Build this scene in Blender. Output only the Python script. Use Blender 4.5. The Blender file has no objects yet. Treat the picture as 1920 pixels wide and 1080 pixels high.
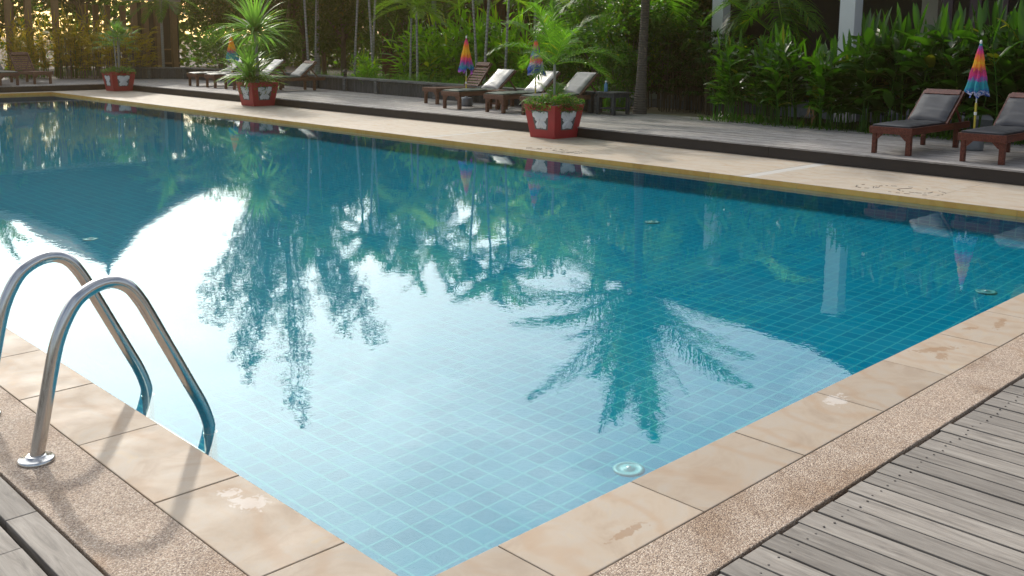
import bpy, bmesh, math, random
from mathutils import Vector, Matrix, noise
random.seed(7)
PI = math.pi
R = math.radians
scene = bpy.context.scene
col = scene.collection
U = random.uniform

# ------------------------------------------------------------------ helpers
class MB:
    """collects shapes for ONE mesh object"""
    def __init__(s):
        s.v = []; s.f = []; s.m = []; s.sm = []
    def add(s, verts, faces, mi=0, smooth=False):
        o = len(s.v)
        s.v += [tuple(p) for p in verts]
        s.f += [tuple(i + o for i in f) for f in faces]
        s.m += [mi] * len(faces); s.sm += [smooth] * len(faces)
    def box(s, x0, x1, y0, y1, z0, z1, mi=0, M=None):
        v = [Vector(p) for p in ((x0,y0,z0),(x1,y0,z0),(x1,y1,z0),(x0,y1,z0),(x0,y0,z1),(x1,y0,z1),(x1,y1,z1),(x0,y1,z1))]
        if M: v = [M @ p for p in v]
        s.add(v, [(0,3,2,1),(4,5,6,7),(0,1,5,4),(1,2,6,5),(2,3,7,6),(3,0,4,7)], mi)
    def hexa(s, bot, top, mi=0):
        n = len(bot); v = list(bot) + list(top)
        f = [tuple(reversed(range(n))), tuple(range(n, 2*n))]
        for i in range(n):
            j = (i+1) % n; f.append((i, j, n+j, n+i))
        s.add(v, f, mi)
    def beam(s, a, b, w, h, mi=0):
        a = Vector(a); b = Vector(b); d = (b-a).normalized()
        up = Vector((0,0,1)) if abs(d.z) < .95 else Vector((1,0,0))
        r = d.cross(up).normalized(); u = r.cross(d)
        q = [r*w/2+u*h/2, -r*w/2+u*h/2, -r*w/2-u*h/2, r*w/2-u*h/2]
        s.hexa([a+k for k in q], [b+k for k in q], mi)
    def tube(s, pts, rad, n=8, mi=0, cap=True, smooth=True):
        pts = [Vector(p) for p in pts]
        if not hasattr(rad, '__len__'): rad = [rad]*len(pts)
        rings = []; ref = None
        for i, p in enumerate(pts):
            d = (pts[min(i+1, len(pts)-1)] - pts[max(i-1, 0)]).normalized()
            if ref is None: ref = Vector((1,0,0)) if abs(d.x) < .9 else Vector((0,1,0))
            a = (ref - d*ref.dot(d)).normalized(); b = d.cross(a); ref = a
            rings.append([p + (a*math.cos(2*PI*k/n) + b*math.sin(2*PI*k/n))*rad[i] for k in range(n)])
        v = [q for r_ in rings for q in r_]; f = []
        for i in range(len(pts)-1):
            for k in range(n):
                k2 = (k+1) % n
                f.append((i*n+k, i*n+k2, (i+1)*n+k2, (i+1)*n+k))
        s.add(v, f, mi, smooth)
        if cap:
            s.add(rings[0], [tuple(reversed(range(n)))], mi); s.add(rings[-1], [tuple(range(n))], mi)
    def lathe(s, prof, n=16, mi=0, c=(0,0,0), smooth=True):
        v = []; f = []
        for r_, z in prof:
            for k in range(n):
                a = 2*PI*k/n; v.append((c[0]+r_*math.cos(a), c[1]+r_*math.sin(a), c[2]+z))
        for i in range(len(prof)-1):
            for k in range(n):
                k2 = (k+1) % n; f.append((i*n+k, i*n+k2, (i+1)*n+k2, (i+1)*n+k))
        s.add(v, f, mi, smooth)
        m = len(prof)-1
        s.add(v[:n], [tuple(reversed(range(n)))], mi); s.add(v[m*n:], [tuple(range(n))], mi)
    def strip(s, pts, side, width, mi=0, fold=0.0, nrm=None, smooth=True):
        """leaf blade along pts: two quads across with a fold"""
        n = len(pts); v = []
        for i in range(n):
            w = width[i]; sd = side[i] if isinstance(side, list) else side
            nn = nrm[i] if nrm else Vector((0,0,1))
            v += [pts[i]-sd*w/2+nn*w*fold, pts[i], pts[i]+sd*w/2+nn*w*fold]
        f = []
        for i in range(n-1):
            a = 3*i; f += [(a, a+1, a+4, a+3), (a+1, a+2, a+5, a+4)]
        s.add(v, f, mi, smooth)
    def ribbon(s, pts, side, width, mi=0, smooth=True):
        n = len(pts); v = []
        for i in range(n):
            v += [pts[i]-side*width[i]/2, pts[i]+side*width[i]/2]
        s.add(v, [(2*i, 2*i+1, 2*i+3, 2*i+2) for i in range(n-1)], mi, smooth)
    def build(s, name, mats, parent=None, loc=None, bevel=0):
        me = bpy.data.meshes.new(name)
        me.from_pydata(s.v, [], s.f)
        if not isinstance(mats, (list, tuple)): mats = [mats]
        for m in mats: me.materials.append(m)
        me.polygons.foreach_set('material_index', s.m)
        me.polygons.foreach_set('use_smooth', s.sm)
        me.update()
        o = bpy.data.objects.new(name, me); col.objects.link(o)
        if parent: o.parent = parent
        if loc: o.location = loc
        if bevel:
            b = o.modifiers.new('bevel', 'BEVEL'); b.width = bevel; b.segments = 2; b.limit_method = 'ANGLE'; b.angle_limit = R(40)
        return o

def tag(o, label=None, cat=None, group=None, kind=None):
    if label: o['label'] = label
    if cat: o['category'] = cat
    if group: o['group'] = group
    if kind: o['kind'] = kind
    return o
def struct(o): o['kind'] = 'structure'; return o
def empty(name, loc=(0,0,0), rz=0):
    e = bpy.data.objects.new(name, None); col.objects.link(e)
    e.empty_display_size = .2; e.location = loc; e.rotation_euler = (0,0,rz); return e
def copy_tree(o, parent=None):
    c = o.copy(); col.objects.link(c); c.parent = parent
    for ch in list(o.children): copy_tree(ch, c)
    return c

# ------------------------------------------------------------------ camera
PITCH, ROLL, YAW, FPX = .155178879, .00833954, .77450689, 1858.36
fw = Vector((math.sin(YAW)*math.cos(PITCH), math.cos(YAW)*math.cos(PITCH), -math.sin(PITCH)))
rt = Vector((math.cos(YAW), -math.sin(YAW), 0)); up = rt.cross(fw)
r2 = rt*math.cos(ROLL) + up*math.sin(ROLL); u2 = -rt*math.sin(ROLL) + up*math.cos(ROLL)
cam = bpy.data.cameras.new('camera'); co = bpy.data.objects.new('camera', cam); col.objects.link(co)
M = Matrix.Identity(4)
for i in range(3):
    M[i][0] = r2[i]; M[i][1] = u2[i]; M[i][2] = -fw[i]
M[2][3] = 1.6
co.matrix_world = M
cam.sensor_width = 36; cam.lens = FPX*36/1920; cam.shift_y = -(540-359.374)/1920
cam.clip_start = .05; cam.clip_end = 2000
scene.camera = co

# ------------------------------------------------------------------ materials
def nm(name):
    m = bpy.data.materials.new(name); m.use_nodes = True
    nt = m.node_tree; nt.nodes.clear()
    return m, nt
def N(nt, t, **k):
    n = nt.nodes.new(t)
    for a, b in k.items():
        if a in n.inputs: n.inputs[a].default_value = b
        else: setattr(n, a, b)
    return n
def L(nt, a, b): nt.links.new(a, b)
def noise_n(nt, vec, scale, detail=4, rough=.55, dist=0):
    n = N(nt, 'ShaderNodeTexNoise'); n.inputs['Scale'].default_value = scale
    n.inputs['Detail'].default_value = detail; n.inputs['Roughness'].default_value = rough
    n.inputs['Distortion'].default_value = dist
    if vec is not None: L(nt, vec, n.inputs['Vector'])
    return n
def ramp(nt, fac, stops, interp='LINEAR'):
    r = N(nt, 'ShaderNodeValToRGB'); r.color_ramp.interpolation = interp
    el = r.color_ramp.elements
    while len(el) < len(stops): el.new(.5)
    for e, (p, c) in zip(el, stops):
        e.position = p; e.color = (c[0], c[1], c[2], 1) if hasattr(c, '__len__') else (c, c, c, 1)
    L(nt, fac, r.inputs['Fac']); return r
def mixc(nt, fac, a, b, mode='MIX'):
    m = N(nt, 'ShaderNodeMix'); m.data_type = 'RGBA'; m.blend_type = mode
    for s, x in ((0, fac), (6, a), (7, b)):
        if hasattr(x, 'is_linked'): L(nt, x, m.inputs[s])
        elif s == 0: m.inputs[0].default_value = x
        else: m.inputs[s].default_value = (x[0], x[1], x[2], 1)
    return m.outputs[2]
def mth(nt, op, a, b=None, c=None):
    m = N(nt, 'ShaderNodeMath'); m.operation = op
    for i, x in enumerate((a, b, c)):
        if x is None: continue
        if hasattr(x, 'is_linked'): L(nt, x, m.inputs[i])
        else: m.inputs[i].default_value = x
    return m.outputs[0]
def coords(nt, scale=(1,1,1), kind='Object'):
    t = N(nt, 'ShaderNodeTexCoord'); mp = N(nt, 'ShaderNodeMapping')
    mp.inputs['Scale'].default_value = scale
    L(nt, t.outputs[kind], mp.inputs['Vector']); return mp.outputs['Vector']
def bump(nt, h, strength=.3, dist=.01):
    b = N(nt, 'ShaderNodeBump'); b.inputs['Strength'].default_value = strength; b.inputs['Distance'].default_value = dist
    L(nt, h, b.inputs['Height']); return b.outputs['Normal']
def principled(nt, color=None, rough=.6, normal=None, metal=0, spec=None):
    p = N(nt, 'ShaderNodeBsdfPrincipled'); o = N(nt, 'ShaderNodeOutputMaterial')
    if color is not None:
        if hasattr(color, 'is_linked'): L(nt, color, p.inputs['Base Color'])
        else: p.inputs['Base Color'].default_value = (*color, 1)
    if hasattr(rough, 'is_linked'): L(nt, rough, p.inputs['Roughness'])
    else: p.inputs['Roughness'].default_value = rough
    p.inputs['Metallic'].default_value = metal
    if spec is not None: p.inputs['Specular IOR Level'].default_value = spec
    if normal is not None: L(nt, normal, p.inputs['Normal'])
    L(nt, p.outputs[0], o.inputs['Surface']); return p
def simple(name, c, rough=.6, var=.25, scale=6, metal=0, bmp=0, spec=None):
    m, nt = nm(name); v = coords(nt)
    n = noise_n(nt, v, scale, 5)
    c2 = mixc(nt, n.outputs['Fac'], [x*(1-var) for x in c], [min(1, x*(1+var)) for x in c])
    nrm = bump(nt, noise_n(nt, v, scale*8, 3).outputs['Fac'], bmp, .004) if bmp else None
    principled(nt, c2, rough, nrm, metal, spec); return m

def leaf_mat(name, c, c2, trans=.45, tcol=None, gloss=.25, rough=.38, tk=3.0):
    """green leaf: diffuse + translucency, random tone per object and per leaf clump"""
    m, nt = nm(name)
    g = N(nt, 'ShaderNodeNewGeometry'); v = coords(nt)
    n1 = noise_n(nt, v, 2.2, 2)
    rnd = g.outputs['Random Per Island']
    f = mth(nt, 'ADD', mth(nt, 'MULTIPLY', rnd, .62), mth(nt, 'MULTIPLY', n1.outputs['Fac'], .45))
    base = mixc(nt, f, c, c2)
    # a few yellowing leaves
    yl = ramp(nt, rnd, [(.955, 0), (.965, 1)])
    base = mixc(nt, mth(nt, 'MULTIPLY', yl.outputs[0], .55), base, (.22, .17, .03))
    p = N(nt, 'ShaderNodeBsdfPrincipled'); L(nt, base, p.inputs['Base Color'])
    p.inputs['Roughness'].default_value = rough; p.inputs['Specular IOR Level'].default_value = gloss
    t = N(nt, 'ShaderNodeBsdfTranslucent')
    tc = tcol or (.9, 1.0, .25)
    tm = mixc(nt, 1.0, base, (tc[0]*tk, tc[1]*tk, tc[2]*tk), 'MULTIPLY')
    L(nt, tm, t.inputs['Color'])
    mx = N(nt, 'ShaderNodeMixShader'); mx.inputs[0].default_value = trans
    L(nt, p.outputs[0], mx.inputs[1]); L(nt, t.outputs[0], mx.inputs[2])
    o = N(nt, 'ShaderNodeOutputMaterial'); L(nt, mx.outputs[0], o.inputs['Surface'])
    return m

SPOTS = [(5.09,2.02,.16,.035,-.5,1),(5.0,1.95,.07,.03,.3,1),(5.85,1.97,.15,.025,.2,1),(5.62,2.05,.07,.02,-.4,1),(4.02,2.02,.08,.05,.2,0),
         (1.612,2.93,.055,.075,.3,0),(1.60,3.04,.04,.04,.2,0),(2.4,1.9,.10,.02,0,1)]
def stone_mat(name, base, wet=False):
    m, nt = nm(name); v = coords(nt)
    g = N(nt, 'ShaderNodeNewGeometry'); rnd = g.outputs['Random Per Island']
    # offset pattern per slab
    comb = N(nt, 'ShaderNodeCombineXYZ')
    L(nt, mth(nt, 'MULTIPLY', rnd, 37.0), comb.inputs[0]); L(nt, mth(nt, 'MULTIPLY', rnd, 53.0), comb.inputs[1])
    va = N(nt, 'ShaderNodeVectorMath'); va.operation = 'ADD'; L(nt, v, va.inputs[0]); L(nt, comb.outputs[0], va.inputs[1])
    vec = va.outputs[0]
    big = noise_n(nt, vec, 3.2, 6, .6, 2.2)
    r1 = ramp(nt, big.outputs['Fac'], [(.28, (base[0]*.84, base[1]*.80, base[2]*.77)), (.5, base),
                                       (.62, (base[0]*.98, base[1]*1.04, base[2]*1.12)), (.75, (base[0]*1.1, base[1]*1.06, base[2]*.92))])
    # rust coloured veins
    w = N(nt, 'ShaderNodeTexWave'); w.inputs['Scale'].default_value = 1.1; w.inputs['Distortion'].default_value = 9
    w.inputs['Detail'].default_value = 4; w.inputs['Detail Scale'].default_value = 1.3; L(nt, vec, w.inputs['Vector'])
    vr = ramp(nt, w.outputs['Fac'], [(.0, 1), (.12, .25), (.3, 0)])
    c1 = mixc(nt, mth(nt, 'MULTIPLY', vr.outputs[0], .35), r1.outputs[0], (base[0]*.88, base[1]*.66, base[2]*.45))
    tone = mth(nt, 'ADD', .88, mth(nt, 'MULTIPLY', rnd, .2))
    cm = N(nt, 'ShaderNodeCombineColor'); [L(nt, tone, cm.inputs[i]) for i in range(3)]
    c2 = mixc(nt, 1.0, c1, cm.outputs[0], 'MULTIPLY')
    fine = noise_n(nt, v, 160, 3, .7)
    c3 = mixc(nt, mth(nt, 'MULTIPLY', fine.outputs['Fac'], .22), c2, (base[0]*.6, base[1]*.55, base[2]*.5))
    if name == 'sandstone':      # real stains of the slabs: rust runs and pale mineral patches
        rag = noise_n(nt, v, 34, 5, .65, .6)
        for (sx, sy, rx, ry, ro, kd) in SPOTS:
            mpp = N(nt, 'ShaderNodeMapping'); mpp.vector_type = 'TEXTURE'
            mpp.inputs['Location'].default_value = (sx,sy,0); mpp.inputs['Rotation'].default_value = (0,0,ro); mpp.inputs['Scale'].default_value = (rx,ry,1)
            L(nt, v, mpp.inputs['Vector']); ln = N(nt, 'ShaderNodeVectorMath'); ln.operation = 'LENGTH'; L(nt, mpp.outputs[0], ln.inputs[0])
            dd = mth(nt, 'ADD', ln.outputs['Value'], mth(nt, 'MULTIPLY', mth(nt, 'SUBTRACT', rag.outputs['Fac'], .5), 3.4))
            mk = N(nt, 'ShaderNodeMapRange'); mk.interpolation_type = 'SMOOTHSTEP'; mk.inputs['From Min'].default_value = .95; mk.inputs['From Max'].default_value = .70; L(nt, dd, mk.inputs['Value'])
            c3 = mixc(nt, mth(nt, 'MULTIPLY', mk.outputs[0], .62 if kd else .42), c3, (.24,.13,.055) if kd else (.62,.58,.55))
    rr = ramp(nt, noise_n(nt, vec, 5, 4).outputs['Fac'], [(.35, .58), (.7, .74)])
    nrm = bump(nt, mth(nt, 'ADD', noise_n(nt, v, 45, 5).outputs['Fac'], mth(nt, 'MULTIPLY', fine.outputs['Fac'], .4)), .25, .003)
    principled(nt, c3, rr.outputs[0] if not wet else .25, nrm, spec=.4)
    return m

def agg_mat():
    m, nt = nm('exposed_aggregate'); v = coords(nt)
    vo = N(nt, 'ShaderNodeTexVoronoi'); vo.inputs['Scale'].default_value = 210; L(nt, v, vo.inputs['Vector'])
    vo2 = N(nt, 'ShaderNodeTexVoronoi'); vo2.inputs['Scale'].default_value = 120; L(nt, v, vo2.inputs['Vector'])
    sep = N(nt, 'ShaderNodeSeparateColor'); L(nt, vo.outputs['Color'], sep.inputs[0])
    r = ramp(nt, sep.outputs[0], [(0, (.16,.11,.085)), (.25, (.36,.26,.19)), (.55, (.46,.35,.26)), (.8, (.56,.44,.34)), (1, (.68,.58,.48))])
    dk = ramp(nt, vo.outputs['Distance'], [(.35, 0), (.75, 1)])
    c = mixc(nt, mth(nt, 'MULTIPLY', dk.outputs[0], .55), r.outputs[0], (.14,.10,.075))
    n = noise_n(nt, v, 2.1, 5, .6, .6)
    st = ramp(nt, n.outputs['Fac'], [(.35, (.74,.66,.58)), (.5, (1,1,1)), (.72, (1.12,1.1,1.08))])
    c = mixc(nt, 1.0, c, st.outputs[0], 'MULTIPLY')
    n2 = noise_n(nt, v, 1.2, 3, .5, 1.4)
    s2 = ramp(nt, n2.outputs['Fac'], [(.62, 0), (.7, 1)])
    c = mixc(nt, mth(nt, 'MULTIPLY', s2.outputs[0], .45), c, (.30,.17,.085))
    nrm = bump(nt, vo.outputs['Distance'], .9, -.004)
    principled(nt, c, .62, nrm, spec=.35); return m

def wood_mat(name, c, c2, axis='y', rough=.72, grain=1.0, dirt=.5):
    """weathered boards; grain runs along axis"""
    m, nt = nm(name)
    sc = {'y': (24, 2.4, 24), 'x': (2.4, 24, 24), 'z': (24, 24, 2.4)}[axis]
    g = N(nt, 'ShaderNodeNewGeometry'); rnd = g.outputs['Random Per Island']
    v0 = coords(nt); v = coords(nt, sc)
    comb = N(nt, 'ShaderNodeCombineXYZ'); [L(nt, mth(nt, 'MULTIPLY', rnd, 91.0+17*i), comb.inputs[i]) for i in range(3)]
    va = N(nt, 'ShaderNodeVectorMath'); va.operation = 'ADD'; L(nt, v, va.inputs[0]); L(nt, comb.outputs[0], va.inputs[1])
    gr = noise_n(nt, va.outputs[0], 1.6*grain, 7, .62, 1.1)
    base = ramp(nt, gr.outputs['Fac'], [(.25, [x*.55 for x in c]), (.45, c), (.6, c2), (.8, [min(1, x*1.25) for x in c2])])
    tone = mth(nt, 'ADD', .78, mth(nt, 'MULTIPLY', rnd, .42))
    cm = N(nt, 'ShaderNodeCombineColor'); [L(nt, tone, cm.inputs[i]) for i in range(3)]
    b2 = mixc(nt, 1.0, base.outputs[0], cm.outputs[0], 'MULTIPLY')
    # pale scuffs
    sv = coords(nt, {'y': (9, 1.6, 9), 'x': (1.6, 9, 9), 'z': (9, 9, 1.6)}[axis])
    sc1 = ramp(nt, noise_n(nt, sv, 2.2, 8, .75).outputs['Fac'], [(.57, 0), (.68, 1)])
    b3 = mixc(nt, mth(nt, 'MULTIPLY', sc1.outputs[0], dirt*.6), b2, [min(1, x*1.75) for x in c2])
    dk = ramp(nt, noise_n(nt, v0, 1.7, 5, .6).outputs['Fac'], [(.3, 1), (.5, 0)])
    b4 = mixc(nt, mth(nt, 'MULTIPLY', dk.outputs[0], dirt*.5), b3, [x*.5 for x in c])
    nrm = bump(nt, gr.outputs['Fac'], .5, .004)
    principled(nt, b4, rough, nrm, spec=.3); return m

def tile_mat(name, axes, T, off=(0,0,0), wall=False):
    m, nt = nm(name)
    t = N(nt, 'ShaderNodeTexCoord'); sp = N(nt, 'ShaderNodeSeparateXYZ'); L(nt, t.outputs['Object'], sp.inputs[0])
    lines = None; cells = []
    for a in axes:
        p = T[a]
        u = mth(nt, 'DIVIDE', mth(nt, 'ADD', sp.outputs[a], off[a]+100*p), p)
        fr = mth(nt, 'FRACT', u); cells.append(mth(nt, 'FLOOR', u))
        d = mth(nt, 'ABSOLUTE', mth(nt, 'SUBTRACT', fr, .5))
        gw = .0055/ p if p > .1 else .0032/p
        mr = N(nt, 'ShaderNodeMapRange'); mr.interpolation_type = 'SMOOTHSTEP'
        mr.inputs['From Min'].default_value = .5-gw*1.5; mr.inputs['From Max'].default_value = .5-gw*.6
        L(nt, d, mr.inputs['Value'])
        lines = mr.outputs[0] if lines is None else mth(nt, 'MAXIMUM', lines, mr.outputs[0])
    comb = N(nt, 'ShaderNodeCombineXYZ'); L(nt, cells[0], comb.inputs[0]); L(nt, cells[1], comb.inputs[1])
    wn = N(nt, 'ShaderNodeTexWhiteNoise'); L(nt, comb.outputs[0], wn.inputs['Vector'])
    tile = mixc(nt, wn.outputs['Value'], TILE_A, TILE_B)
    c = mixc(nt, lines, tile, GROUT)
    principled(nt, c, .5, spec=0); return m
TILE_A = (.0, .15, .245); TILE_B = (.0, .182, .28); GROUT = (.035, .27, .315)

M_ = {}
M_['stone'] = stone_mat('sandstone', (.375, .298, .222))
M_['apron'] = stone_mat('pale_sandstone', (.41, .345, .27))
M_['wetstone'] = stone_mat('wet_sandstone', (.60, .33, .075), True)
M_['agg'] = agg_mat()
M_['deck'] = wood_mat('weathered_deck', (.215,.190,.165), (.265,.238,.208), 'y', dirt=.5)
M_['fardeck'] = wood_mat('grey_deck', (.24,.22,.205), (.36,.335,.32), 'y')
M_['riser'] = simple('dark_riser_board', (.020,.014,.012), .6, .3, 5, bmp=.3)
M_['darkwall'] = wood_mat('dark_stained_boards', (.045,.05,.052), (.075,.08,.082), 'z', .6, dirt=.25)
M_['browntop'] = wood_mat('cap_board', (.08,.085,.085), (.15,.155,.15), 'y', .5, dirt=.3)
M_['loungewood'] = wood_mat('red_brown_teak', (.085,.020,.012), (.16,.042,.025), 'x', .42, dirt=.15)
M_['oldteak'] = wood_mat('brown_teak', (.12,.055,.035), (.20,.10,.065), 'x', .55, dirt=.25)
M_['cushion'] = simple('charcoal_vinyl', (.016,.018,.026), .45, .25, 14, bmp=.15, spec=.45)
M_['greencushion'] = simple('dark_green_vinyl', (.035,.055,.048), .38, .25, 9, bmp=.15, spec=.35)
M_['greycushion'] = simple('worn_grey_vinyl', (.10,.105,.10), .32, .4, 8, bmp=.2, spec=.7)
M_['redpot'] = simple('red_painted_concrete', (.33,.020,.026), .5, .22, 7, bmp=.25)
M_['relief'] = simple('white_carved_stone', (.62,.64,.66), .7, .12, 12, bmp=.5)
M_['reliefbg'] = simple('grey_recess', (.10,.11,.11), .8, .25, 25, bmp=.4)
M_['soil'] = simple('soil', (.045,.03,.02), .95, .5, 20, bmp=.8)
M_['sand'] = simple('garden_path_sand', (.34,.27,.19), .95, .3, 9, bmp=.6)
M_['white'] = simple('white_paint', (.86,.85,.82), .6, .06, 4)
M_['cream'] = simple('cream_wall', (.42,.38,.31), .8, .12, 3)
M_['steel'] = None
m, nt = nm('brushed_steel'); v = coords(nt, (1,1,1))
nz = noise_n(nt, coords(nt, (60,60,4)), 3, 4)
rr = ramp(nt, nz.outputs['Fac'], [(.3,.13), (.7,.27)])
principled(nt, mixc(nt, noise_n(nt, v, 9, 4).outputs['Fac'], (.50,.49,.48), (.66,.65,.64)), rr.outputs[0], None, 1.0); M_['steel'] = m
M_['galv'] = simple('dull_steel', (.5,.5,.5), .4, .2, 20, metal=.9)
M_['concrete'] = simple('grey_concrete', (.20,.22,.24), .85, .2, 15, bmp=.4)
M_['bluegrey'] = simple('blue_grey_plastic', (.13,.17,.20), .5, .2, 6)
M_['darkhouse'] = simple('dark_stained_facade', (.035,.028,.024), .7, .3, 3)
M_['roof'] = simple('brown_shingle', (.11,.075,.055), .8, .3, 10, bmp=.5)
M_['fascia'] = simple('pale_fascia', (.42,.38,.33), .7, .15, 4)
M_['brick'] = simple('red_brown_wall', (.17,.065,.045), .85, .25, 5, bmp=.3)
M_['tanpost'] = simple('tan_timber', (.27,.16,.075), .7, .25, 8)
M_['lattice'] = simple('brown_lattice', (.13,.07,.05), .7, .25, 8)
M_['glassdark'] = simple('dark_window', (.01,.012,.014), .08, .1, 3, spec=.8)
M_['purple'] = simple('dark_plum_door', (.05,.025,.04), .4, .2, 5)
M_['trunkpale'] = simple('pale_palm_bark', (.26,.25,.22), .85, .35, 9, bmp=.5)
M_['pole'] = simple('white_metal_pole', (.7,.7,.72), .35, .05, 3, metal=.3)
M_['yellow'] = simple('yellow_plastic', (.62,.50,.06), .5, .1, 5)
M_['drain'] = simple('white_plastic_cover', (.06,.26,.28), .5, .1, 6)
M_['chip'] = simple('worn_ink', (.10,.085,.075), .8, .4, 60)
M_['stain'] = simple('rust_stain', (.30,.19,.105), .75, .3, 60)
M_['mineral'] = simple('pale_mineral_patch', (.405,.365,.325), .6, .10, 30)
M_['deadleaf'] = leaf_mat('dry_leaf', (.22,.13,.06), (.32,.22,.13), .3, (.8,.6,.4))
def ring_bark(name, c, k):
    m, nt = nm(name); v = coords(nt, (1,1,k))
    w = N(nt, 'ShaderNodeTexWave'); w.bands_direction = 'Z'; w.inputs['Scale'].default_value = 1.0
    w.inputs['Distortion'].default_value = 1.4; w.inputs['Detail'].default_value = 3; L(nt, v, w.inputs['Vector'])
    n = noise_n(nt, coords(nt), 7, 5)
    a = mixc(nt, w.outputs['Fac'], [x*.55 for x in c], c)
    b = mixc(nt, mth(nt, 'MULTIPLY', n.outputs['Fac'], .7), a, [min(1, x*1.5) for x in c])
    principled(nt, b, .85, bump(nt, w.outputs['Fac'], .6, .02)); return m
M_['cocobark'] = ring_bark('ringed_palm_bark', (.095,.08,.066), 7)
M_['arecabark'] = ring_bark('ringed_slim_bark', (.30,.29,.26), 4)

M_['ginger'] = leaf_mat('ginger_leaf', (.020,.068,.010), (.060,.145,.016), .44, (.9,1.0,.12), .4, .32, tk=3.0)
M_['gingerdark'] = leaf_mat('shade_painted_ginger_leaf', (.014,.05,.010), (.042,.105,.015), .4, (.9,1.0,.14), .4, .32, tk=2.3)  # darker copy of the ginger leaf, shade of the right bed painted in
M_['glowleaf'] = leaf_mat('sun_glow_painted_leaf', (.17,.165,.025), (.32,.26,.04), .55, (1.0,.86,.15), .25, .4, tk=3.0)  # golden sun glare painted into the leaf colour
M_['gingerlit'] = leaf_mat('sun_painted_ginger_leaf', (.055,.14,.014), (.15,.28,.022), .55, (1.0,1.0,.12), .45, .3, tk=3.5)  # brighter copy of the ginger leaf, sunlight painted into its colour
M_['palm'] = leaf_mat('palm_leaf', (.028,.075,.016), (.075,.16,.028), .45, (.9,1.0,.18), .2, .45, tk=3.6)
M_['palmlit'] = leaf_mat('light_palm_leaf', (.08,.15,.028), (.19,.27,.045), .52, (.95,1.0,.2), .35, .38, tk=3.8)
M_['rhapis'] = leaf_mat('lady_palm_leaf', (.018,.052,.014), (.04,.10,.022), .38, (.85,1.0,.2), .35, .35)
M_['yucca'] = leaf_mat('strap_leaf', (.06,.13,.045), (.14,.24,.07), .45, (.85,1.0,.3), .3, .38)
M_['bush'] = leaf_mat('bush_leaf', (.024,.07,.014), (.075,.16,.024), .42, (.9,1.0,.15), .6, .25, tk=3.0)
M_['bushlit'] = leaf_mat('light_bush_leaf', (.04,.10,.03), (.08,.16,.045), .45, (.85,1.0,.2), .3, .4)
M_['treeleaf'] = leaf_mat('tree_leaf', (.022,.06,.012), (.06,.12,.022), .42, (.9,1.0,.15), .3, .4)
M_['grass'] = leaf_mat('strap_grass', (.045,.12,.03), (.10,.20,.05), .45, (.85,1.0,.25), .25, .45)
M_['needle'] = leaf_mat('feathery_leaf', (.03,.07,.02), (.06,.12,.03), .35, (.85,1.0,.2), .2, .5)
M_['flower'] = simple('orange_blossom', (.55,.20,.08), .7, .4, 40)
M_['twig'] = simple('twig_bark', (.14,.11,.08), .85, .3, 10)

# umbrella cloth: rainbow tie-dye bands along the height
def cloth_mat(name, bands, seed):
    m, nt = nm(name)
    t = N(nt, 'ShaderNodeTexCoord'); sp = N(nt, 'ShaderNodeSeparateXYZ'); L(nt, t.outputs['Object'], sp.inputs[0])
    n = noise_n(nt, coords(nt), 19, 4, .6, .8)
    z = mth(nt, 'ADD', sp.outputs[2], mth(nt, 'MULTIPLY', mth(nt, 'SUBTRACT', n.outputs['Fac'], .5), .25))
    mr = N(nt, 'ShaderNodeMapRange'); mr.inputs['From Min'].default_value = .70; mr.inputs['From Max'].default_value = 1.40
    L(nt, z, mr.inputs['Value'])
    r = ramp(nt, mr.outputs[0], bands)
    p = N(nt, 'ShaderNodeBsdfPrincipled'); L(nt, r.outputs[0], p.inputs['Base Color']); p.inputs['Roughness'].default_value = .7
    tr = N(nt, 'ShaderNodeBsdfTranslucent'); L(nt, r.outputs[0], tr.inputs['Color'])
    mx = N(nt, 'ShaderNodeMixShader'); mx.inputs[0].default_value = .4
    L(nt, p.outputs[0], mx.inputs[1]); L(nt, tr.outputs[0], mx.inputs[2])
    o = N(nt, 'ShaderNodeOutputMaterial'); L(nt, mx.outputs[0], o.inputs['Surface'])
    return m
PK=(.85,.08,.28); OR=(.9,.30,.05); YE=(.9,.62,.04); TE=(.03,.42,.48); BL=(.03,.10,.48); PU=(.45,.10,.50); WH=(.8,.78,.8); MA=(.55,.05,.22)
M_['clothA'] = cloth_mat('rainbow_cloth', [(0,BL),(.06,WH),(.10,BL),(.17,TE),(.27,TE),(.33,PU),(.40,PK),(.48,MA),(.55,OR),(.64,YE),(.72,OR),(.82,PK),(.91,PU),(1,TE)], 0)
M_['clothB'] = cloth_mat('faded_rainbow_cloth', [(0,PU),(.08,BL),(.16,TE),(.26,PU),(.36,PK),(.46,OR),(.56,YE),(.66,YE),(.76,OR),(.88,PK),(1,MA)], 1)
M_['clothC'] = cloth_mat('blue_rainbow_cloth', [(0,WH),(.05,BL),(.24,BL),(.30,WH),(.36,PK),(.44,OR),(.50,PU),(.58,TE),(.66,BL),(.78,PK),(.88,OR),(1,BL)], 2)
M_['clothD'] = cloth_mat('yellow_blue_cloth', [(0,BL),(.12,TE),(.28,TE),(.36,MA),(.44,OR),(.6,YE),(.8,OR),(1,YE)], 3)

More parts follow.
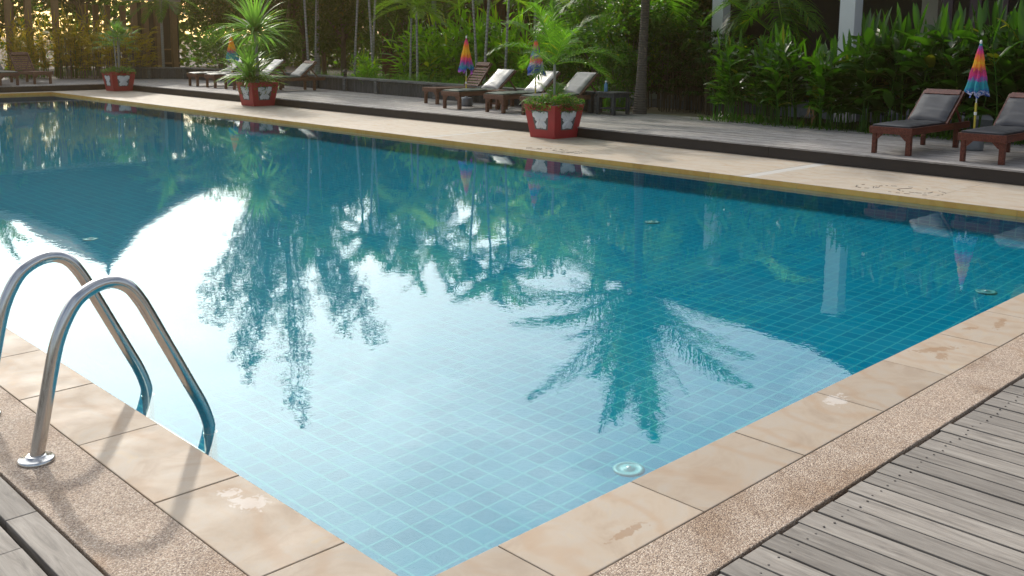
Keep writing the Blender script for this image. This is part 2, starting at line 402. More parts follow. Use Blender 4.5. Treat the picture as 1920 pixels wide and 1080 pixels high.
# water surface: clear sheet over the tiles, reflecting by angle, faint ripples
m, nt = nm('pool_water'); v = coords(nt)
na = noise_n(nt, coords(nt, (1,1,1)), 5.5, 2, .5, .3); nb = noise_n(nt, coords(nt, (1,1,1)), 19, 2, .5, .2); nc = noise_n(nt, v, 1.1, 2)
h = mth(nt, 'ADD', mth(nt, 'MULTIPLY', na.outputs['Fac'], .45), mth(nt, 'MULTIPLY', nb.outputs['Fac'], .28))
h = mth(nt, 'ADD', h, mth(nt, 'MULTIPLY', nc.outputs['Fac'], .8))
nrm = bump(nt, h, 1.0, .00062); gi = N(nt, 'ShaderNodeNewGeometry'); dp = N(nt, 'ShaderNodeVectorMath'); dp.operation = 'DOT_PRODUCT'
L(nt, gi.outputs['Incoming'], dp.inputs[0]); L(nt, nrm, dp.inputs[1])
fr5 = mth(nt, 'POWER', mth(nt, 'SUBTRACT', 1.0, mth(nt, 'MINIMUM', mth(nt, 'ABSOLUTE', dp.outputs['Value']), 1.0)), 4.6)
fres = mth(nt, 'ADD', .05, mth(nt, 'MULTIPLY', fr5, .95))
gl = N(nt, 'ShaderNodeBsdfGlossy'); gl.inputs['Roughness'].default_value = .0; L(nt, nrm, gl.inputs['Normal'])
gl.inputs['Color'].default_value = (.92,1,.99,1)
tr = N(nt, 'ShaderNodeBsdfTransparent'); tr.inputs['Color'].default_value = (.80,.97,.98,1)
mx = N(nt, 'ShaderNodeMixShader'); L(nt, fres, mx.inputs[0]); L(nt, tr.outputs[0], mx.inputs[1]); L(nt, gl.outputs[0], mx.inputs[2])
L(nt, mx.outputs[0], N(nt, 'ShaderNodeOutputMaterial').inputs['Surface']); M_['water'] = m

# ------------------------------------------------------------------ pool and paving
X0, X1, Y0, Y1 = 1.695, 10.0, 2.13, 28.25
WL = -.058                                     # water level below the coping
FX = lambda x: -.56 + .038*(x-2.4)              # pool floor level
T = .118
M_['tfloor'] = tile_mat('floor_mosaic', (0,1), (T,T,T), (.03,.055,0))
M_['twx'] = tile_mat('wall_mosaic_long', (1,2), (T,T,.037))
M_['twy'] = tile_mat('wall_mosaic_short', (0,2), (T,T,.037))
b = MB()
b.add([(X0-.05,Y0-.05,FX(X0)),(X1+.05,Y0-.05,FX(X1)),(X1+.05,Y1+.05,FX(X1)),(X0-.05,Y1+.05,FX(X0))], [(0,1,2,3)], 0)
a = .012
b.add([(X1+a,Y0-a,FX(X1)),(X1+a,Y1+a,FX(X1)),(X1+a,Y1+a,0),(X1+a,Y0-a,0)], [(0,3,2,1)], 1)
b.add([(X0-a,Y0-a,FX(X0)),(X0-a,Y1+a,FX(X0)),(X0-a,Y1+a,0),(X0-a,Y0-a,0)], [(0,1,2,3)], 1)
b.add([(X0-a,Y1+a,FX(X0)),(X1+a,Y1+a,FX(X1)),(X1+a,Y1+a,0),(X0-a,Y1+a,0)], [(0,1,2,3)], 2)
b.add([(X0-a,Y0-a,FX(X0)),(X1+a,Y0-a,FX(X1)),(X1+a,Y0-a,0),(X0-a,Y0-a,0)], [(0,3,2,1)], 2)
# move walls' top under the coping
for i, p in enumerate(b.v):
    if p[2] == 0: b.v[i] = (p[0], p[1], -.062)
struct(b.build('pool_basin', [M_['tfloor'], M_['twx'], M_['twy']]))
b = MB(); b.add([(X0-.03,Y0-.03,WL),(X1+.03,Y0-.03,WL),(X1+.03,Y1+.03,WL),(X0-.03,Y1+.03,WL)], [(0,1,2,3)])
struct(b.build('pool_water', M_['water']))

# ground with the pool cut out, far beyond
b = MB(); G = 400; gz = -.10
gx0, gx1, gy0, gy1 = X0-.28, X1+.3, Y0-.28, Y1+.3
for q in (((-G,-G),(G,-G),(G,gy0),(-G,gy0)), ((-G,gy1),(G,gy1),(G,G),(-G,G)), ((-G,gy0),(gx0,gy0),(gx0,gy1),(-G,gy1)), ((gx1,gy0),(G,gy0),(G,gy1),(gx1,gy1))):
    b.add([(x,y,gz) for x, y in q], [(0,1,2,3)])
struct(b.build('ground', M_['soil']))
b = MB()
pts = [(13.6,1),(30,1),(30,44),(2,44),(2,33.5),(13.6,33.5)]
b.add([(x,y,.085) for x, y in pts], [(0,1,2,3,4,5)]); struct(b.build('garden_soil', M_['soil']))
b = MB(); b.add([(14.2,9.6,.095),(17.2,9.9,.095),(17.6,13.4,.095),(15.5,13.3,.095),(14.4,11.6,.095)], [(0,1,2,3,4)])
struct(b.build('garden_path', M_['sand']))

# near coping stones
b = MB(); g = .0022
ys = []
y = 2.48
k = 2.13-.0
edges = [1.81] + [2.48 + .671*i for i in range(0, 39)]
for a0, a1 in zip(edges[:-1], edges[1:]):
    b.box(X0-.325, X0, a0+g, min(a1, 28.6)-g, -.09, U(-.0008,.0008))
xe = [2.031 + .672*i for i in range(0, 15)]
xe = [X0+g*2] + xe
for a0, a1 in zip(xe[:-1], xe[1:]):
    b.box(a0+g, a1-g, Y0-.322, Y0, -.09, U(-.0008,.0008))
struct(b.build('pool_coping', M_['stone'], bevel=.0035))
# aggregate strips
b = MB()
b.box(1.07, X0-.328, 1.565, 28.6, -.09, -.001); b.box(X0-.326, 11.6, 1.565, Y0-.325, -.09, -.001)
struct(b.build('aggregate_strip', M_['agg'], bevel=.004))
# near decks: boards run along y
b = MB(); x = 1.05
screws = []
while x < 11.5:
    w = .112 + U(-.003,.003)
    b.box(x+.004, x+w-.004, -3, 1.553+U(-.007,.006), -.045, -.006+U(-.002,.002))
    for ys_ in (1.47, -.05):
        for dx_ in (.028, .084): screws.append((x+dx_+U(-.004,.004), ys_+U(-.01,.01)))
    x += w+.002
for sx_, sy_ in screws: b.lathe([(.0045,-.006),(.0045,-.0025),(.0,-.0025)], 7, 1, (sx_, sy_, 0))
struct(b.build('wooden_deck', [M_['deck'], M_['chip']], bevel=.003))
b = MB()
ends = [-3, .9, 2.05, 3.16, 4.6, 6.0, 7.5]
b2 = [(.958, 1.064)]
for k in range(12): b2.append((.958-.012-.152*(k+1)+.0, .958-.016-.152*k))
for i, (xa, xb) in enumerate(b2):
    off = [0, .0, .55, .2, .7, .1, .4, .3, .6, .15, .5, .25, .35][i]
    for ya, yb in zip(ends[:-1], ends[1:]):
        if i == 0: ya, yb = ya+.22, yb+.22
        b.box(xa+.003, xb-.003, ya+off+.002, yb+off-.002, -.045, -.006+U(-.0015,.0015))
# clip boards below the front deck
struct(b.build('side_deck', M_['deck'], bevel=.003))
b = MB(); b.box(-4, 1.06, -4, 9, -.095, -.08); b.box(1.061, 13, -4, 1.56, -.095, -.08)
struct(b.build('deck_gap_shade', simple('painted_gap_shade', (.01,.009,.008), .9)))  # near-black sheet under the boards, shade of the gaps as colour

# far apron: sandstone slabs flush with the water, dark wooden riser, raised deck
yr = [1.2, 3.82, 7.14, 13.7, 23.4, 28.6]; xr = [11.66, 11.74, 11.86, 12.0, 11.99, 11.99]
def riser_x(y):
    for i in range(len(yr)-1):
        if y <= yr[i+1]: return xr[i] + (xr[i+1]-xr[i])*(y-yr[i])/(yr[i+1]-yr[i])
    return xr[-1]
b = MB()
sl = [1.81, 4.2, 6.24, 6.40, 9.3, 12.2, 12.33, 15.3, 18.1, 20.9, 23.8, 26.4, 28.25]
for i in range(len(sl)-1):
    a0, a1 = sl[i]+.002, sl[i+1]-.002
    mi = 1 if abs(a1-a0) < .2 else 0
    z = 0 if mi == 0 else -.001
    b.hexa([(X1,a0,-.09),(12.3,a0,-.09),(12.3,a1,-.09),(X1,a1,-.09)], [(X1,a0,z),(12.3,a0,z),(12.3,a1,z),(X1,a1,z)], mi)
b.hexa([(X0-.32,28.254,-.09),(12.6,28.254,-.09),(12.6,28.75,-.09),(X0-.32,28.75,-.09)], [(X0-.32,28.254,0),(12.6,28.254,0),(12.6,28.75,0),(X0-.32,28.75,0)], 0)
struct(b.build('stone_apron', [M_['apron'], M_['concrete'] if False else simple('grey_joint_band', (.42,.40,.37), .7, .12, 20)]))
# wet front edge seen through the water (3 mm proud of the slabs)
b = MB()
yy = Y0
while yy < Y1:
    y2 = min(yy + 1.17, Y1)
    b.box(X1-.004, X1+.05, yy+.0015, y2-.0015, -.0655, -.0035); yy = y2
b.box(X0, X1-.006, Y1-.004, Y1+.05, -.0655, -.0035)
struct(b.build('pool_lip', M_['wetstone']))

def strip_poly(off):  # deck edge polyline
    return [(riser_x(y)+off, y) for y in yr]
b = MB()
for i in range(len(yr)-1):
    (xa, ya), (xb, yb) = (xr[i], yr[i]), (xr[i+1], yr[i+1])
    n = max(1, round((yb-ya)/3.3))
    for k in range(n):
        t0, t1 = k/n, (k+1)/n
        p0 = (xa+(xb-xa)*t0, ya+(yb-ya)*t0+.002); p1 = (xa+(xb-xa)*t1, ya+(yb-ya)*t1-.002)
        b.hexa([(p0[0],p0[1],.004),(p0[0]+.03,p0[1],.004),(p1[0]+.03,p1[1],.004),(p1[0],p1[1],.004)],
               [(p0[0],p0[1],.148),(p0[0]+.03,p0[1],.148),(p1[0]+.03,p1[1],.148),(p1[0],p1[1],.148)])
b.box(-2, 11.99, 28.63, 28.66, .004, .148)
struct(b.build('deck_riser', M_['riser']))
b = MB()
off = -.02
while off < 3.1:
    w = .118
    for i in range(len(yr)-1):
        cuts = [yr[i]]
        yy = yr[i] + U(1.2, 3)
        while yy < yr[i+1]-.8: cuts.append(yy); yy += U(2, 3.2)
        cuts.append(yr[i+1])
        for a0, a1 in zip(cuts[:-1], cuts[1:]):
            xa, xb = riser_x(a0)+off, riser_x(a1)+off
            z = .17 + U(-.002,.002)
            if i == len(yr)-2 and a1 == yr[-1]: a1 += .0
            b.hexa([(xa,a0+.0015,.149),(xa+w-.007,a0+.0015,.149),(xb+w-.007,a1-.0015,.149),(xb,a1-.0015,.149)],
                   [(xa,a0+.0015,z),(xa+w-.007,a0+.0015,z),(xb+w-.007,a1-.0015,z),(xb,a1-.0015,z)])
    off += w
yy = 28.61
while yy < 34:
    for xa, xb in ((-2,2.2),(2.2,5.6),(5.6,9.1),(9.1,12.3),(12.3,15.6)):
        b.box(xa+.002, xb-.002, yy, yy+.111, .149, .17+U(-.002,.002))
    yy += .118
struct(b.build('raised_deck', M_['fardeck']))
b = MB(); b.box(12.05, 15.0, 1.2, 28.6, .10, .14); b.box(-2, 15.5, 28.7, 34, .10, .14)
struct(b.build('deck_base', M_['riser']))

# worn printed marks on the apron, one oval outline and loose ticks each
def worn_mark(cx, cy, k, label, rx, ry):
    rnd = random.Random(k); root = empty('worn_floor_mark', (cx,cy,0)); cnt = [0]
    def dash(x, y, a, l, w):
        dx, dy = math.cos(a)*l/2, math.sin(a)*l/2; nx, ny = -math.sin(a)*w/2, math.cos(a)*w/2
        p = [(x-dx-nx*.5,y-dy-ny*.5),(x+dx-nx,y+dy-ny),(x+dx*1.1+nx*.6,y+dy+ny),(x-dx*.9+nx,y-dy+ny*.8)]
        b = MB(); b.hexa([(q[0]-cx,q[1]-cy,.001) for q in p], [(q[0]-cx,q[1]-cy,.0035) for q in p]); b.build('stroke', M_['chip'], root)
    for (ox, oy, ax, ay, t0, t1) in ((0,.0,rx,ry,0,2*PI),(.02,.06,rx*.55,ry*.45,.5,5.2),(-.05,-ry*1.15,rx*.6,ry*.3,1.0,5.6)):
        n = 26
        for i in range(n):
            if rnd.random() < .35: continue
            t = t0+(t1-t0)*i/n
            x = cx+ox+ax*math.cos(t)+rnd.uniform(-.008,.008); y = cy-oy+ay*math.sin(t)
            dash(x, y, math.atan2(ay*math.cos(t), -ax*math.sin(t))+rnd.uniform(-.3,.3), rnd.uniform(.02,.06), rnd.uniform(.005,.012))
    tag(root, label, 'floor marking')
worn_mark(10.42, 4.55, 3, 'worn dark oval print on the pale pool edge before the right loungers', .26, .38)
worn_mark(10.28, 9.55, 5, 'faint worn grey print on the pool edge right of the large red planter', .15, .40)

# drains / light covers on the pool floor
b = MB(); b.lathe([(.075,0),(.078,.006),(.060,.010),(.057,.006),(.030,.008),(.028,.012),(.0,.012)], 28)
t = empty('floor_inlet', (3.66,2.90,FX(3.66))); b.build('cover', M_['drain'], t)
b = MB(); b.lathe([(.012,0),(.012,.016),(.0,.016)], 10); b.build('screw', M_['galv'], t)
tag(t, 'round pale inlet cover under water closest to the camera', 'pool inlet', 'round covers on the pool floor')
for x, y, lb in ((7.95,2.80,'round pale inlet cover under water near the right coping'), (8.3,6.35,'round pale inlet cover far out under the water mid pool'), (3.9,10.2,'round pale inlet cover under water at the left side')):
    c = copy_tree(t); c.location = (x, y, FX(x)); c['label'] = lb
t.rotation_euler = (0, -math.atan(.038), 0)

# ------------------------------------------------------------------ pool ladder
lad = empty('pool_ladder', (1.2, 3.79, 0))
tag(lad, 'polished steel pool ladder with two arched handrails', 'ladder')
path = [(1.200,0),(1.238,.17),(1.272,.32),(1.30,.43),(1.335,.515),(1.385,.59),(1.455,.632),(1.525,.640),(1.585,.610),(1.632,.545),(1.670,.470),(1.71,.387),(1.75,.304),(1.79,.221),(1.83,.138),(1.865,.065),(1.890,.0),(1.904,-.06),(1.908,-.14),(1.908,-.40)]
# smooth the path
def smooth_path(P, n=4):
    out = []
    Q = [P[0]] + P + [P[-1]]
    for i in range(1, len(Q)-2):
        for k in range(n):
            t = k/n; p0, p1, p2, p3 = Q[i-1], Q[i], Q[i+1], Q[i+2]
            out.append(tuple(.5*((2*p1[j]) + (-p0[j]+p2[j])*t + (2*p0[j]-5*p1[j]+4*p2[j]-p3[j])*t*t + (-p0[j]+3*p1[j]-3*p2[j]+p3[j])*t**3) for j in range(len(p1))))
    out.append(P[-1]); return out
sp_ = smooth_path(path)
for yo in (0, .61):
    b = MB(); b.tube([(x-1.2, yo, z) for x, z in sp_], .0265, 20); r_ = b.build('handrail', M_['steel'], lad)
    b = MB(); b.lathe([(.066,0),(.066,.009),(.061,.013),(.040,.0145),(.038,.021),(.030,.024),(.0275,.024)], 32, c=(0,yo,0)); b.build('flange', M_['steel'], lad)
    b = MB(); b.tube([(.7075,yo,-.088),(.708,yo,-.104)], .0295, 20); b.build('collar', M_['steel'], lad)
for z in (-.20, -.34):
    b = MB(); b.box(.60,.70,.03,.58,z-.012,z+.012); b.build('tread', M_['white'], lad, bevel=.004)

# ------------------------------------------------------------------ planters
def make_planter():
    t = empty('planter'); b = MB()
    prof = [(.0,.265),(.05,.272),(.46,.333),(.53,.345)]
    sq = lambda r_, z: [(-r_,-r_,z),(r_,-r_,z),(r_,r_,z),(-r_,r_,z)]
    for (z0, r0), (z1, r1) in zip(prof[:-1], prof[1:]): b.add(sq(r0,z0)+sq(r1,z1), [(0,1,5,4),(1,2,6,5),(2,3,7,6),(3,0,4,7)])
    b.add(sq(.265,0), [(3,2,1,0)])
    b.add(sq(.345,.53)+sq(.30,.53), [(0,1,5,4),(1,2,6,5),(2,3,7,6),(3,0,4,7)])
    b.add(sq(.30,.53)+sq(.29,.44), [(0,1,5,4),(1,2,6,5),(2,3,7,6),(3,0,4,7)])
    b.build('tub', M_['redpot'], t)
    b = MB(); b.add(sq(.297,.49), [(0,1,2,3)]); b.build('soil', M_['soil'], t)
    for k in range(4):   # carved panels, one per side
        rot = Matrix.Rotation(k*PI/2, 4, 'Z')
        fr = lambda u, z, d=0: rot @ Vector((u, -(.265+.1467*z)-d, z))
        b = MB()
        out = [(-.135,.135),(.135,.135),(.19,.44),(-.19,.44)]
        b.hexa([fr(u,z,-.004) for u, z in out], [fr(u,z,.003) for u, z in out], 0)
        # W shaped blossom: petals raised from the recess
        pet = [((-.17,.42),(-.02,.30),.075),((.17,.42),(.02,.30),.075),((-.02,.42),(.0,.30),.06),((-.10,.15),(-.01,.29),.07),((.10,.15),(.01,.29),.07),((-.13,.30),(0,.29),.04),((.13,.31),(0,.29),.04),((.0,.15),(0,.28),.05),((-.07,.43),(-.01,.3),.05),((.08,.43),(.01,.3),.05)]
        for (pu, pz), (qu, qz), w in pet:
            A = Vector((pu,pz)); B = Vector((qu,qz)); d = (B-A); n2 = Vector((-d.y,d.x)).normalized()
            pr = [A, A+d*.25+n2*w*.8, A+d*.75+n2*w*.6, B, A+d*.75-n2*w*.6, A+d*.25-n2*w*.8]
            mid = A+d*.5
            v = [fr(p.x,p.y,.003) for p in pr] + [fr(A.x+d.x*.35,A.y+d.y*.35,.020), fr(B.x,B.y,.028)]
            b.add(v, [(0,1,6),(1,2,7,6),(2,3,7),(3,4,7),(4,5,6,7),(5,0,6)], 1)
        b.build('carved_panel', [M_['reliefbg'], M_['relief']], t)
    return t
p0 = make_planter(); p0.location = (11.665, 10.97, 0.0)
tag(p0, 'red square tapered planter with white carved panels, the largest looking one in the middle', 'planter', 'red planters along the pool')
p1 = copy_tree(p0); p1.location = (11.70, 20.28, 0); p1['label'] = 'red square planter holding the spiky strap leaf plant'
p2 = copy_tree(p0); p2.location = (11.70, 27.85, 0); p2['label'] = 'red planter at the far left corner of the pool, farthest of the three'

# ------------------------------------------------------------------ vegetation builders
Z = Vector((0,0,1))
def frond(b, base, az, el, length, droop, nl, ll, lw_, mi=0, rmi=1, vee=.5, curl=.5, rnd=random, thick=.012, seg=12, start=.12, leafdrop=.35):
    """one pinnate palm leaf"""
    d = Vector((math.cos(az)*math.cos(el), math.sin(az)*math.cos(el), math.sin(el)))
    p = Vector(base); pts = [p.copy()]; dirs = [d.copy()]
    for i in range(seg):
        k = droop/seg*(0.4+1.2*i/seg)
        d = (d - Z*k*(1-.6*max(0,-d.z))).normalized()
        p = p + d*length/seg; pts.append(p.copy()); dirs.append(d.copy())
    b.tube(pts, [thick*(1-.85*i/seg) for i in range(seg+1)], 4, rmi, cap=False)
    for j in range(nl):
        t = start + (1-start)*(j+.5)/nl
        f = t*seg; i = min(int(f), seg-1); fr_ = f-i
        q = pts[i].lerp(pts[i+1], fr_); dd = dirs[i]
        side = dd.cross(Z)
        if side.length < .05: side = Vector((math.sin(az), -math.cos(az), 0))
        side.normalize(); upv = side.cross(dd).normalized()
        env = math.sin(PI*min(1, .18+t*.80))**.6
        l_ = ll*env*rnd.uniform(.85,1.1)
        for sgn in (-1, 1):
            ld = (side*sgn*(1-.55*t) + dd*(.35+.75*t) + upv*vee*(1-t*.6) + Vector((rnd.uniform(-.1,.1),rnd.uniform(-.1,.1),rnd.uniform(-.12,.12)))).normalized()
            w = lw_*rnd.uniform(.8,1.15)
            a1 = q + ld*l_*.5
            ld2 = (ld - Z*leafdrop*(1+rnd.uniform(-.3,.5))).normalized()
            a2 = a1 + ld2*l_*.5
            s2 = ld.cross(upv).normalized()
            b.ribbon([q, q+ld*l_*.2, a1, a2], s2, [w*.5, w, w*.85, w*.08], mi, False)

def blade(b, base, az, el, length, width, droop, mi=0, seg=4, fold=.12, rnd=random, prof=(.25,.9,1,.75,.05), twist=0):
    d = Vector((math.cos(az)*math.cos(el), math.sin(az)*math.cos(el), math.sin(el)))
    p = Vector(base); pts = [p.copy()]; sides = []; nr = []
    side0 = Vector((math.sin(az), -math.cos(az), 0))
    for i in range(seg):
        p = p + d*length/seg; pts.append(p.copy())
        d = (d - Z*droop/seg*(.5+i/seg)).normalized()
    for i in range(seg+1):
        dd = (pts[min(i+1,seg)]-pts[max(i-1,0)]).normalized()
        s = (side0*math.cos(twist) + side0.cross(dd)*math.sin(twist)).normalized()
        sides.append(s); nr.append(s.cross(dd).normalized())
    pw = [prof[min(len(prof)-1, round(i*(len(prof)-1)/seg))]*width for i in range(seg+1)]
    b.strip(pts, sides, pw, mi, fold, nr)

def fan_leaf(b, base, az, el, stalk, nb, bl, bw, mi=0, smi=1, rnd=random, spread=2.6):
    d = Vector((math.cos(az)*math.cos(el), math.sin(az)*math.cos(el), math.sin(el)))
    tip = Vector(base) + d*stalk
    b.tube([base, tip], [.004,.003], 3, smi, cap=False)
    s = Vector((math.sin(az), -math.cos(az), 0)); 
    for i in range(nb):
        a = (i/(nb-1)-.5)*spread
        dd = (d*math.cos(a) + s*math.sin(a)).normalized()
        l_ = bl*rnd.uniform(.85,1.1)*(1-.15*abs(a)/1.3)
        e = tip + dd*l_*.55 + Z*.01; e2 = e + (dd - Z*rnd.uniform(.3,.8)).normalized()*l_*.45
        ss = dd.cross(Z).normalized() if abs(dd.z) < .95 else s
        b.ribbon([tip, tip+dd*l_*.25, e, e2], ss, [bw*.3, bw, bw, bw*.25], mi, False)

def trunk_mb(h, r0, r1, lean=(0,0), seg=10, n=10, curve=.0, bulge=0, seed=0):
    rnd = random.Random(seed); pts = []; rad = []
    for i in range(seg+1):
        t = i/seg
        pts.append((lean[0]*t + curve*math.sin(t*PI)*.5, lean[1]*t**1.3 + curve*math.sin(t*PI*1.2)*.3, h*t-.05*(i==0)))
        rad.append(r0+(r1-r0)*t + (bulge*(1-t)**6) + rnd.uniform(-.04,.04)*r0)
    b = MB(); b.tube(pts, rad, n); return b, pts

# ---- palms
def palm_tree(name, loc, h, r0, r1, nf, fl, droop, nl, ll, lw_, lm, tm, lean=(0,0), elr=(-.3,1.3), seed=0, label='', cat='palm tree', group=None, curve=0, bulge=0, crownshaft=0, vee=.4, leafdrop=.35, azs=None, thick=.014, rz=0, pw=.9):
    rnd = random.Random(seed)
    t = empty(name, loc, rz); tag(t, label, cat, group)
    tb, pts = trunk_mb(h, r0, r1, lean, 10, 10, curve, bulge, seed); tb.build('trunk', tm, t)
    top = Vector(pts[-1])
    if crownshaft:
        cb = MB(); cb.tube([top, top+Vector((0,0,crownshaft*.5)), top+Vector((0,0,crownshaft))], [r1*1.5, r1*1.25, r1*.6], 8); cb.build('crownshaft', M_['palmlit'], t)
        top = top + Vector((0,0,crownshaft*.9))
    b = MB()
    for i in range(nf):
        az = (i*2.39996 + rnd.uniform(-.25,.25)) if azs is None else azs[i][0]
        el = elr[1] + (elr[0]-elr[1])*((i+.5)/nf)**pw + rnd.uniform(-.12,.12)
        L_ = fl*rnd.uniform(.82,1.08)
        if azs is not None: el = azs[i][1]; L_ = azs[i][2]
        frond(b, top, az, el, L_, droop*rnd.uniform(.85,1.2), nl, ll, lw_, 0, 1, vee, rnd=rnd, leafdrop=leafdrop, thick=thick)
    b.build('crown', [lm, M_['palmlit']], t)
    return t
def place(src, loc, rz, label=None, sc=1):
    c = copy_tree(src); c.location = loc; c.rotation_euler = (0,0,rz); c.scale = (sc,sc,sc)
    if label: c['label'] = label
    return c

# big coconut palm by the deck; its crown is above the picture and shows in the water
coco = palm_tree('coconut_palm', (14.95, 11.82, .08), 2.98, .095, .078, 32, 2.95, .6, 66, .70, .026, M_['palm'], M_['cocobark'],
                 lean=(.12,.05), elr=(-.40,1.5), seed=11, pw=1.0, label='tall coconut palm with a thick dark ringed trunk beside the dark side table', curve=.18, bulge=.06, leafdrop=.32, vee=.3, thick=.022)

# slim areca palms behind the bench wall
ar = palm_tree('areca_palm', (16.0,22.6,.1), 3.1, .034, .026, 9, 1.25, 1.0, 26, .42, .042, M_['palm'], M_['arecabark'], lean=(.15,-.1), seed=3,
               label='slim pale trunked palm behind the bench wall, leftmost of the tight trio', group='slim palms behind the bench wall', crownshaft=.4, vee=.5)
ar2 = palm_tree('areca_palm', (15.7,19.45,.1), 2.05, .032, .026, 9, 1.15, 1.0, 24, .42, .048, M_['palmlit'], M_['arecabark'], lean=(.02,.05), seed=5,
                label='low slim palm with light yellow green crown behind the bench wall', group='slim palms behind the bench wall', crownshaft=.3, vee=.55)
slim = [((16.1,21.9,.1), .5, ar, 'slim palm second from the left of the tight trio', 1.0),
        ((16.0,21.65,.1), 2.5, ar, 'slim leaning palm, rightmost of the tight trio', 1.05),
        ((16.0,24.8,.1), 4, ar, 'slim palm rising behind the far loungers', 1.1),
        ((16.4,25.1,.1), 1, ar, 'thin palm stem just behind the far loungers', .9),
        ((15.9,20.0,.1), 5, ar2, 'small slim palm with loose light crown between the trio and the tall grass', .95),
        ((16.2,17.75,.1), 3, ar, 'slim palm behind the slatted lounger', 1.0),
        ((16.0,17.35,.1), .2, ar, 'slim palm beside the yellow and pink umbrella', 1.12),
        ((17.4,18.6,.1), 1.7, ar2, 'slim palm half hidden in the ginger leaves', 1.1),
        ((16.1,16.75,.1), 5.3, ar, 'slim palm above the first grey cushioned lounger', 1.0),
        ((17.3,16.9,.1), 2.2, ar2, 'slim palm further back with a yellow green crown', 1.15)]
for loc, rz, s, lb, sc in slim: place(s, loc, rz, lb, sc)

# feathered palms further back that show in the water above
bp = palm_tree('feather_palm', (17.2,20.6,.1), 3.6, .07, .055, 17, 2.0, 1.2, 40, .5, .036, M_['palm'], M_['arecabark'], seed=21, label='feather palm standing behind the slim palms', group='feather palms in the background', leafdrop=.5, elr=(-.5,1.4))
for loc, rz, lb, sc in [((18.5,15.6,.1), 1, 'feather palm behind the glossy bushes', .85), ((17.5,26.6,.1), 2, 'feather palm behind the far loungers', .95),
                        ((14.6,31.2,.1), 3.6, 'feather palm drooping over the dark low wall at left', .72), ((10.6,35.6,.1), .6, 'feather palm over the sunny clump at the far left', 1.1), ((19.3,24.5,.1), 5, 'feather palm deep in the garden behind the trio', 1.15)]:
    place(bp, loc, rz, lb, sc)
dk = palm_tree('shade_palm', (17.3,10.4,.1), 2.35, .06, .05, 14, 1.5, 1.4, 32, .5, .036, M_['palm'], M_['cocobark'], seed=31, label='dark palm with hanging fronds in front of the house between the white pillars', leafdrop=.6, elr=(-.7,1.0))

# ---- potted palm in the large planter
rnd = random.Random(5)
t = empty('potted_palm', (11.66,10.97,.49)); tag(t, 'young palm with arching fronds growing in the middle red planter', 'palm')
b = MB(); b.tube([(0,0,-.02),(.01,0,.25),(.02,.01,.6),(.02,.02,.72)], [.020,.017,.022,.014], 10); b.build('stem', M_['trunkpale'], t)
b = MB()
for i in range(11):
    frond(b, Vector((.02,.02,.67)), i*2.4+.9, 1.4-1.25*(i/11)**.9, U(.95,1.3), 1.4, 38, .36, .017, rnd=rnd, vee=.35, leafdrop=.5, thick=.009)
for i in range(7):
    frond(b, Vector((.0,.0,.02)), i*2.1+.4, U(.5,1.2), U(.4,.6), 1.4, 16, .22, .018, rnd=rnd, vee=.35, leafdrop=.5, thick=.006)
b.build('fronds', [M_['palm'], M_['palmlit']], t)
# ---- strap leaf plant in the second planter: two tiers of leaves on a bare stem
t = empty('strap_leaf_plant', (11.70,20.28,.49)); tag(t, 'tall spiky plant with two rosettes of strap leaves in the second red planter', 'plant')
b = MB(); b.tube([(0,0,-.02),(.02,.0,.4),(.01,.02,.9),(.0,.03,1.22)], [.045,.036,.032,.028], 10); b.build('stem', M_['trunkpale'], t)
b = MB()
for i in range(130):
    el = 1.5-1.9*(i/150)**.8
    blade(b, (0,.03,U(1.08,1.25)), i*2.399, el, U(.8,1.1), U(.045,.062), U(.5,1.4), 0, 6, .15, prof=(.6,1,1,.95,.8,.5,.05))
b.build('upper_leaves', M_['yucca'], t)
b = MB()
for i in range(100):
    el = 1.25-1.3*(i/100)**.9
    blade(b, (-.10+U(-.05,.05),.12+U(-.05,.05),U(.0,.35)), i*2.399, el, U(.7,1.05), U(.045,.06), U(.6,1.3), 0, 6, .15, prof=(.6,1,1,.95,.8,.5,.05))
b.build('lower_leaves', M_['yucca'], t)
# ---- fan palm-like plant in third planter: three stems
t = empty('cluster_palm', (11.70,27.85,.49)); tag(t, 'palm with three pale canes in the farthest red planter', 'palm')
b = MB()
for k, (dx, dy) in enumerate(((-.06,.02),(.0,-.05),(.07,.04))):
    b.tube([(dx*.6,dy*.6,-.02),(dx,dy,.55),(dx*1.4,dy*1.3,1.0)], [.024,.02,.018], 8)
b.build('canes', M_['trunkpale'], t)
b = MB(); rnd = random.Random(9)
for i in range(34):
    fan_leaf(b, Vector((U(-.09,.09),U(-.09,.09),U(.7,1.05))), i*2.4, 1.2-1.5*i/34, U(.2,.42), 11, U(.28,.4), .030, rnd=rnd)
b.build('fan_leaves', [M_['yucca'], M_['palmlit']], t)

